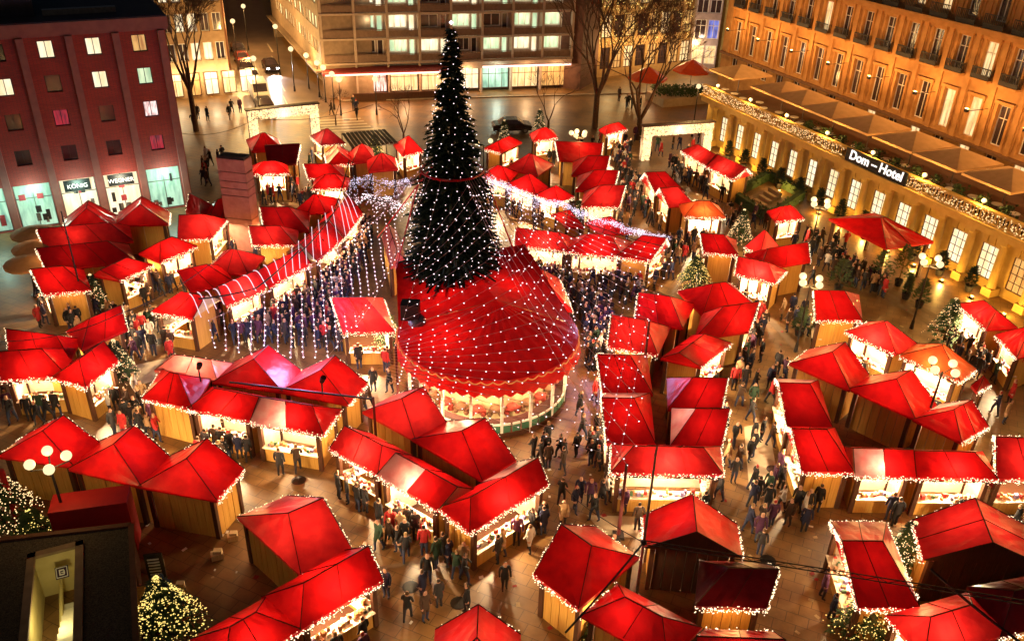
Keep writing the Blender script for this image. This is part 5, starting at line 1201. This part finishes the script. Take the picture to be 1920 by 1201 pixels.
# ------------------------------------------------------------------ cars
CARM = [mat('car_silver', (.35, .33, .31), None, 2, .25, .3), mat('car_dark', (.03, .02, .02), None, 2, .25), mat('car_white', (.6, .56, .5), None, 2, .3), mat('car_red', (.25, .03, .02), None, 2, .25)]
TAIL = emit('tail_lamp', (1, .05, .02), 2); HEAD = emit('head_lamp', (.9, .95, 1), 14)
def car(q, a, paint, label, group=None, lights=False, van=False):
    ux = Vector((math.cos(a), math.sin(a), 0)); uy = Vector((-ux.y, ux.x, 0)); T = thing('parked_car' if not lights else 'driving_car', q, label, 'car', group); Z = Vector((0, 0, 1))
    prof = [(-2.1, .3), (-2.15, .75), (-1.95, .92), (-1.5, .98), (-.9, 1.42), (.5, 1.45), (1.15, .98), (1.95, .85), (2.1, .6), (2.05, .3)] if not van else [(-2.4, .3), (-2.45, 1.9), (-2.2, 2.05), (1.2, 2.05), (1.8, 1.25), (2.3, 1.05), (2.4, .6), (2.35, .3)]
    b = MB(); n = len(prof); Ws = [.86 if z < 1.1 else .66 for _, z in prof] if not van else [.9]*n
    L = [q+ux*x+uy*w_+Z*z for (x, z), w_ in zip(prof, Ws)]; R = [q+ux*x-uy*w_+Z*z for (x, z), w_ in zip(prof, Ws)]
    b.poly(L+R, [(i, (i+1) % n, n+(i+1) % n, n+i) for i in range(n)]+[tuple(range(n)), tuple(range(2*n-1, n-1, -1))]); bd = b.build('body', paint, T)
    g_ = MB()
    if not van:
        for (i, s) in ((3, 1), (5, 1)):
            j = i+1; A = [lerp(L[i], R[i], .1), lerp(L[i], R[i], .9), lerp(L[j], R[j], .9), lerp(L[j], R[j], .1)]; nn = (A[1]-A[0]).cross(A[2]-A[0]).normalized(); nn = nn if nn.z > 0 else -nn; g_.face([p+nn*.012 for p in A])
        for sd, sg in ((L, 1), (R, -1)):
            A = [lerp(sd[3], sd[4], .15), lerp(sd[3], sd[4], .85), lerp(sd[6], sd[5], .85), lerp(sd[6], sd[5], .15)]; g_.face([p+uy*sg*.012 for p in A])
    else: A = [lerp(L[3], R[3], .08), lerp(L[3], R[3], .92), lerp(L[4], R[4], .92), lerp(L[4], R[4], .08)]; g_.face([p+ux*.02 for p in A])
    g_.build('window', GLASS, T)
    for x in (-1.3, 1.3):
        for s in (-1, 1):
            w_ = MB(); cc = q+ux*x+uy*s*.80+Z*.32; w_.tube(cc-uy*.11, cc+uy*.11, .32, n=12, caps=True); wh = w_.build('wheel', BLACK, T); w_ = MB(); w_.tube(cc+uy*s*.112, cc+uy*s*.12, .18, n=8, caps=True); sub(w_, 'rim', STEEL, wh, T)
    for s in (-1, 1):
        w_ = MB(); w_.box(q+ux*2.08+uy*s*.6+Z*.62, .06, .32, .14, ux); w_.build('headlight', HEAD if lights else STEEL, T); w_ = MB(); w_.box(q-ux*2.13+uy*s*.6+Z*.68, .05, .28, .14, ux); w_.build('tail_light', mat('tail_glass', (.2, .01, .01), None, 3, .2) if not lights else TAIL, T)
    if lights:
        l = bpy.data.lights.new('headlight_beam', 'SPOT'); l.energy = 2500; l.color = (.85, .9, 1); l.spot_size = RAD(70); l.shadow_soft_size = .2; o = bpy.data.objects.new('headlight_beam', l); COL.objects.link(o); o.parent = T; o.location = ux*2.3+Z*.65
        o.rotation_euler = (-(ux*1-Z*.13)).to_track_quat('Z', 'Y').to_euler()
sa = math.atan2(.917, -.40)
for (x, y, p, lab, van) in ((487, 185, 2, 'white van nearest the square in the line of parked cars', True), (484, 166, 0, 'pale car second in the line of parked cars on the street', False), (474, 152, 2, 'cream car third in the line of parked cars on the street', False), (462, 136, 1, 'dark car fourth in the line of parked cars on the street', False), (455, 118, 3, 'dark red car fifth in the line of parked cars on the street', False), (497, 207, 1, 'dark car at the mouth of the street beside the light gate', False), (447, 100, 1, 'black car farthest up the line of parked cars', False)):
    car(P(x, y), sa+math.pi, CARM[p], lab, 'cars parked along the street', van=van)
car(P(508, 132), sa+math.pi, CARM[1], 'car driving towards the square with both headlights blazing', None, True)
car(P(960, 246), 0.15, CARM[1], 'long dark car standing behind the back row of stalls right of the fir tree')

b = MB(); random.seed(77)
for k in range(260):
    p = P(random.uniform(150, 1850), random.uniform(560, 1190)); u = Vector((random.uniform(-1, 1), random.uniform(-1, 1), 0)).normalized()*random.uniform(.04, .12); v = Vector((-u.y, u.x, 0))*random.uniform(.5, 1)
    q = Vector((p.x, p.y, .02)); b.face([q-u-v, q+u-v, q+u+v+Vector((0, 0, .02)), q-u+v], random.randrange(3))
o = b.build('litter', [WHITE, mat('paper_tan', (.4, .28, .15)), mat('paper_red', (.3, .03, .03))]); o['kind'] = 'stuff'
# ------------------------------------------------------------------ people
def person_mesh(kind):
    r_ = random.Random(kind); v, e, rad = [], [], []
    def add(p, r, par=None):
        v.append(p); rad.append(r)
        if par is not None: e.append((par, len(v)-1))
        return len(v)-1
    st_ = (.0, .16, .24, .06, .0, .2)[kind % 6]; coat = kind in (1, 3, 4); w_ = .17 if kind in (1, 4) else .195
    pel = add((0, 0, .95), (.165 if not coat else .19)); wa = add((0, .005, 1.12), .150, pel); ch = add((0, .01, 1.32), .165, wa); nk = add((0, .02, 1.49), .065, ch)
    hd = add((0, .035, 1.60), .095, nk); add((0, .03, 1.71), .085, hd)
    for s in (-1, 1):
        f_ = st_*s
        if coat: hp = add((s*.10, f_*.3, .80), .135, pel)
        else: hp = add((s*.09, f_*.25, .84), .105, pel)
        kn = add((s*.095, f_*.75+.03, .48), .068, hp); an_ = add((s*.10, f_*1.0-.03, .09), .05, kn); add((s*.11, f_*1.0+.12, .045), .042, an_)
        sh = add((s*w_, .005, 1.42), .075, ch)
        if kind in (2, 5): el = add((s*(w_+.06), -.02+.1*(kind == 5), 1.15), .055, sh); wr = add((s*(w_-.02), .20, 1.10), .042, el)
        else: el = add((s*(w_+.05), -.03-f_*.3, 1.14), .055, sh); wr = add((s*(w_+.06), .06-f_*.6, .90), .042, el)
        add((v[wr][0], v[wr][1]+.04, v[wr][2]-.07), .036, wr)
    me = bpy.data.meshes.new('person'); me.from_pydata(v, e, []); o = bpy.data.objects.new('person', me); COL.objects.link(o)
    md = o.modifiers.new('skin', 'SKIN'); md.use_smooth_shade = True; sv = me.skin_vertices[0].data
    for i, r in enumerate(rad): sv[i].radius = (r, r*(.72 if i in (0, 1, 2) else 1)); sv[i].use_root = i == 0
    o.modifiers.new('sub', 'SUBSURF').levels = 1
    dg = bpy.context.evaluated_depsgraph_get(); out = bpy.data.meshes.new_from_object(o.evaluated_get(dg)); bpy.data.objects.remove(o); out.name = 'person'
    # coat 0, trousers 1, skin 2, hair or hat 3, shoes 4
    hem = .58 if coat else .82; ids = []
    for f_ in out.polygons:
        c_ = f_.center
        if c_.z > 1.70 or (c_.z > 1.57 and c_.y < .02): k = 3
        elif c_.z > 1.50 and abs(c_.x) < .12: k = 2
        elif abs(c_.x) > w_-.02 and c_.z < .88 and c_.z > .7: k = 2
        elif c_.z > hem: k = 0
        elif c_.z > .10: k = 1
        else: k = 4
        ids.append(k)
    out.materials.clear()
    for _ in range(5): out.materials.append(None)
    out.polygons.foreach_set('material_index', ids); out.update()
    return out
PM = [person_mesh(k) for k in range(6)]
COATS = [('black', (.012, .011, .013)), ('dark navy', (.015, .018, .05)), ('dark brown', (.05, .025, .015)), ('charcoal', (.035, .032, .035)), ('red', (.42, .02, .02)), ('tan', (.34, .2, .1)), ('plum', (.07, .02, .06)), ('white', (.6, .55, .5)), ('dark green', (.02, .045, .025))]
CM = {n: mat('coat_'+n.replace(' ', '_'), c_, None, 6, .8) for n, c_ in COATS}
TR = [mat('trousers_dark', (.02, .02, .028), None, 6, .85), mat('trousers_blue', (.03, .04, .08), None, 6, .85)]; SKIN = mat('skin', (.5, .27, .18), None, 6, .6); HAIR = [mat('hair_dark', (.02, .012, .008)), mat('hair_brown', (.09, .045, .02)), mat('hair_fair', (.3, .19, .08)), mat('hat_red', (.35, .02, .02))]; SHOE = mat('shoes', (.015, .012, .01))
for me in PM:
    for i, m_ in enumerate((CM['black'], TR[0], SKIN, HAIR[0], SHOE)): me.materials[i] = m_
def inside(p, poly):
    r = False; n = len(poly)
    for i in range(n):
        (x1, y1), (x2, y2) = poly[i], poly[(i+1) % n]
        if (y1 > p[1]) != (y2 > p[1]) and p[0] < (x2-x1)*(p[1]-y1)/(y2-y1)+x1: r = not r
    return r
TAKEN = []
def crowd(px, n, where, wts=(9, 5, 5, 6, 2, 2, 2, 1, 1), face=None, gap=.42):
    poly = [P(x, y).to_2d()[:] for x, y in px]; xs = [p[0] for p in poly]; ys = [p[1] for p in poly]; done = tries = 0
    while done < n and tries < n*60:
        tries += 1; p = (random.uniform(min(xs), max(xs)), random.uniform(min(ys), max(ys)))
        if not inside(p, poly) or any(inside(p, q) for q in FOOT) or (p[0]-PC.x)**2+(p[1]-PC.y)**2 < 30: continue
        if any((p[0]-a)**2+(p[1]-b)**2 < gap*gap for a, b in TAKEN): continue
        TAKEN.append(p); cn = random.choices([c_[0] for c_ in COATS], wts)[0]
        SPOTS.append(((Vector((p[0], p[1], 1))-CAM).length, p, cn, random.choice(PM), random.random()*6.283 if face is None else face+random.gauss(0, .5), random.uniform(.93, 1.06), random.choice(TR), random.choices(HAIR, (5, 4, 2, 1))[0], where)); done += 1
SPOTS = []
random.seed(31)
crowd([(385, 640), (640, 662), (640, 545), (700, 430), (668, 430), (560, 520), (430, 585)], 120, 'in the dense crowd under the left light net', (10, 9, 3, 6, 1, 1, 5, 1, 0))
crowd([(1085, 525), (1200, 590), (1200, 500), (1060, 480)], 48, 'under the net lights right of the pavilion', (10, 4, 6, 5, 1, 1, 5, 1, 0))
crowd([(1230, 500), (1360, 500), (1320, 480), (1260, 460)], 16, 'at the end of the right arc of stalls')
crowd([(1165, 375), (1160, 400), (1240, 420), (1190, 340), (1175, 290), (1150, 290)], 44, 'in the packed aisle beside the stepped column')
crowd([(1290, 340), (1250, 310), (1280, 345), (1370, 385), (1385, 350)], 20, 'between the red roof pair and the stepping roofs')
crowd([(1210, 265), (1320, 262), (1320, 300), (1210, 310)], 10, 'around the upper right light gate')
crowd([(1560, 460), (1660, 495), (1655, 560), (1570, 530), (1530, 500)], 36, 'gathered before the open red tent', (8, 3, 6, 6, 3, 2, 2, 2, 1))
crowd([(985, 885), (1130, 890), (1125, 835), (1015, 838)], 15, 'watching the pavilion from the lit paving', (9, 3, 6, 5, 0, 1, 1, 0, 0), RAD(60))
crowd([(1370, 690), (1410, 690), (1425, 790), (1380, 790)], 9, 'strolling past the right side of the right centre block')
crowd([(1372, 830), (1412, 830), (1415, 935), (1370, 935)], 7, 'on the pale slab right of the blazing counter', (9, 1, 2, 4, 0, 0, 0, 1, 0))
crowd([(700, 1000), (800, 1000), (800, 1045), (720, 1060)], 6, 'walking below the middle foreground block')
crowd([(640, 905), (680, 925), (670, 985), (645, 970)], 3, 'walking past the left side of the middle foreground block', (8, 2, 4, 3, 0, 0, 0, 0, 0))
crowd([(900, 1020), (1010, 955), (1020, 990), (930, 1050)], 13, 'queueing at the lower right counter of the middle foreground block')
crowd([(1520, 960), (1880, 960), (1900, 935), (1530, 935)], 12, 'shopping at the front of the right courtyard block', face=0)
crowd([(1400, 940), (1480, 960), (1470, 1060), (1400, 1040)], 5, 'in the dim aisle between the bottom groups')
crowd([(10, 760), (100, 770), (105, 800), (15, 800)], 7, 'standing in the dark below the broad red stall')
crowd([(190, 740), (285, 740), (300, 830), (200, 815)], 16, 'crowded between the far left cluster and the left ring', (7, 2, 5, 4, 3, 2, 2, 1, 1))
crowd([(390, 820), (480, 840), (470, 870), (400, 850)], 9, 'shopping at the lit counters of the left ring', face=RAD(30))
crowd([(250, 640), (330, 660), (340, 680), (260, 670)], 6, 'walking on pale paving below the left arc')
crowd([(375, 300), (425, 300), (430, 375), (385, 370)], 12, 'passing between the brick building and the stone pillar', (9, 3, 4, 4, 2, 1, 1, 1, 0))
crowd([(496, 365), (560, 358), (560, 378), (496, 385)], 9, 'queueing right of the stone pillar', (3, 1, 1, 1, 9, 1, 0, 0, 0))
crowd([(380, 430), (430, 430), (430, 480), (400, 480)], 7, 'at the counter left of the stone pillar foot')
crowd([(610, 205), (690, 205), (690, 235), (620, 235)], 4, 'on the open pavement before the apartment block')
crowd([(1160, 190), (1200, 190), (1200, 215), (1160, 215)], 6, 'standing in a line on the far yellow pavement', (9, 1, 2, 2, 0, 0, 0, 0, 0))
crowd([(1060, 275), (1200, 262), (1205, 290), (1130, 300)], 10, 'shopping along the back row of stalls')
crowd([(1785, 655), (1850, 690), (1835, 715), (1770, 680)], 11, 'queueing at the blazing right edge stall')
crowd([(1860, 760), (1915, 745), (1915, 790), (1865, 800)], 3, 'stepping out from the right photo edge')
crowd([(730, 1085), (1000, 1085), (990, 1180), (740, 1180)], 7, 'blurred by dusk in the lower centre aisle', (9, 1, 4, 4, 1, 1, 1, 0, 0)) if False else crowd([(730, 1085), (1000, 1085), (990, 1180), (740, 1180)], 7, 'crossing the wide lower centre aisle', (9, 1, 4, 4, 1, 1, 1, 0, 0))
crowd([(350, 215), (470, 200), (470, 230), (355, 245)], 6, 'by the bare tree at the street corner')
crowd([(690, 660), (740, 700), (735, 760), (700, 740)], 3, 'walking beside the round pavilion entrance', (6, 1, 1, 1, 3, 0, 0, 0, 0))
crowd([(1420, 560), (1510, 580), (1500, 640), (1440, 640)], 5, 'on the lane beside the single forecourt stall')
crowd([(1660, 690), (1760, 745), (1740, 770), (1640, 715)], 0, 'before the orange canvas stall')
crowd([(1060, 725), (1080, 725), (1075, 785), (1050, 780)], 2, 'leaning at the rail of the round pavilion', (5, 0, 0, 1, 0, 0, 0, 0, 0))

crowd([(560, 520), (620, 560), (612, 650), (700, 450), (660, 430)], 60, 'in the dense crowd under the left light net', (10, 9, 3, 6, 1, 1, 5, 1, 0), None, .36)
crowd([(960, 490), (1080, 545), (1180, 640), (1110, 650), (1085, 590)], 46, 'under the net lights right of the pavilion', (10, 4, 6, 5, 1, 1, 5, 1, 0))
crowd([(1095, 560), (1150, 600), (1140, 690), (1095, 690)], 22, 'in the aisle between the pavilion and right centre block')
crowd([(1365, 640), (1420, 590), (1440, 640), (1400, 700)], 14, 'strolling past the right side of the right centre block')
crowd([(1380, 930), (1500, 930), (1540, 1000), (1400, 1060)], 10, 'in the dim aisle between the bottom groups')
crowd([(1000, 960), (1120, 920), (1180, 970), (1020, 1000)], 8, 'on the paving left of the blazing counter')
crowd([(170, 590), (280, 600), (330, 650), (240, 640)], 14, 'between the far left cluster and the left arc')
crowd([(230, 560), (330, 520), (340, 545), (250, 580)], 9, 'between the far left cluster and the left arc')
crowd([(560, 395), (600, 390), (700, 335), (650, 330)], 14, 'behind the upper end of the left arc')
crowd([(1300, 420), (1370, 430), (1440, 445), (1430, 415), (1330, 405)], 16, 'before the orange canvas stall by the hedge')
crowd([(1450, 430), (1540, 460), (1520, 490), (1500, 450)], 10, 'near the peaked group on the hotel forecourt')
crowd([(1440, 690), (1475, 690), (1450, 820), (1440, 790)], 8, 'strolling past the right side of the right centre block')
crowd([(700, 980), (760, 960), (900, 1080), (860, 1110)], 12, 'walking below the middle foreground block')
crowd([(130, 590), (170, 600), (160, 640), (120, 620)], 5, 'beside the far left cluster')
SPOTS = SPOTS
ZONES = ('front left row', 'left ring', 'middle foreground block', 'right centre block', 'right courtyard block', 'bottom centre group', 'bottom right group', 'far left cluster', 'stone pillar', 'brick building', 'left arc', 'stepped column', 'light curtain', 'right arc', 'back row', 'peaked group', 'big fir tree', 'round pavilion', 'hotel', 'right photo edge')
for a, b, n_, lab in OPEN:
    z = next((q for q in ZONES if q in lab), None); where = 'at a stall counter of the '+z if z and z not in ('big fir tree', 'round pavilion', 'hotel', 'stone pillar', 'brick building', 'light curtain', 'right photo edge') else 'at a stall counter near the '+(z or 'hotel forecourt')
    L = (b-a).length
    for k in range(max(1, int(L*random.uniform(.8, 1.7)))):
        p = lerp(a, b, random.random())+n_*random.choice((.45, .55, .9, 1.3))
        p = (p.x, p.y)
        if any(inside(p, q) for q in FOOT if False) or any((p[0]-x)**2+(p[1]-y)**2 < .12 for x, y in TAKEN) or sum(inside(p, q) for q in FOOT) > 1: continue
        TAKEN.append(p); cn = random.choices([c_[0] for c_ in COATS], (9, 5, 5, 6, 2, 2, 2, 1, 1))[0]
        SPOTS.append(((Vector((p[0], p[1], 1))-CAM).length, p, cn, random.choice(PM), math.atan2(-n_.y, -n_.x)-math.pi/2+random.gauss(0, .4), random.uniform(.93, 1.06), random.choice(TR), random.choices(HAIR, (5, 4, 2, 1))[0], where))
SPOTS.sort(key=lambda t: t[0])
for d_, p, cn, me, rz, s, tr, hr, where in SPOTS[:300]:
    o = bpy.data.objects.new('person', me); COL.objects.link(o); o.location = (p[0], p[1], 0); o.rotation_euler.z = rz; o.scale = (s, s, s)
    for i, m_ in ((0, CM[cn]), (1, tr), (3, hr)): o.material_slots[i].link = 'OBJECT'; o.material_slots[i].material = m_
    tag(o, 'person in %s coat %s' % (cn, where), 'person', 'people '+where)
allm = list(CM.values())+TR+[SKIN]+HAIR+[SHOE]; ix = {m_.name: i for i, m_ in enumerate(allm)}; b = MB()
for d_, p, cn, me, rz, s, tr, hr, where in SPOTS[300:]:
    c_, sn_ = math.cos(rz)*s, math.sin(rz)*s; o = len(b.v); mi = [ix[CM[cn].name], ix[tr.name], ix[SKIN.name], ix[hr.name], ix[SHOE.name]]
    b.v += [(p[0]+v.co.x*c_-v.co.y*sn_, p[1]+v.co.x*sn_+v.co.y*c_, v.co.z*s) for v in me.vertices]
    for f_ in me.polygons: b.f.append(tuple(o+k for k in f_.vertices)); b.m.append(mi[f_.material_index])
if b.v:
    o = b.build('crowd', allm, None, (0, 0, 0), True, 'stuff'); o['label'] = 'far part of the crowd thronging between the distant stalls'
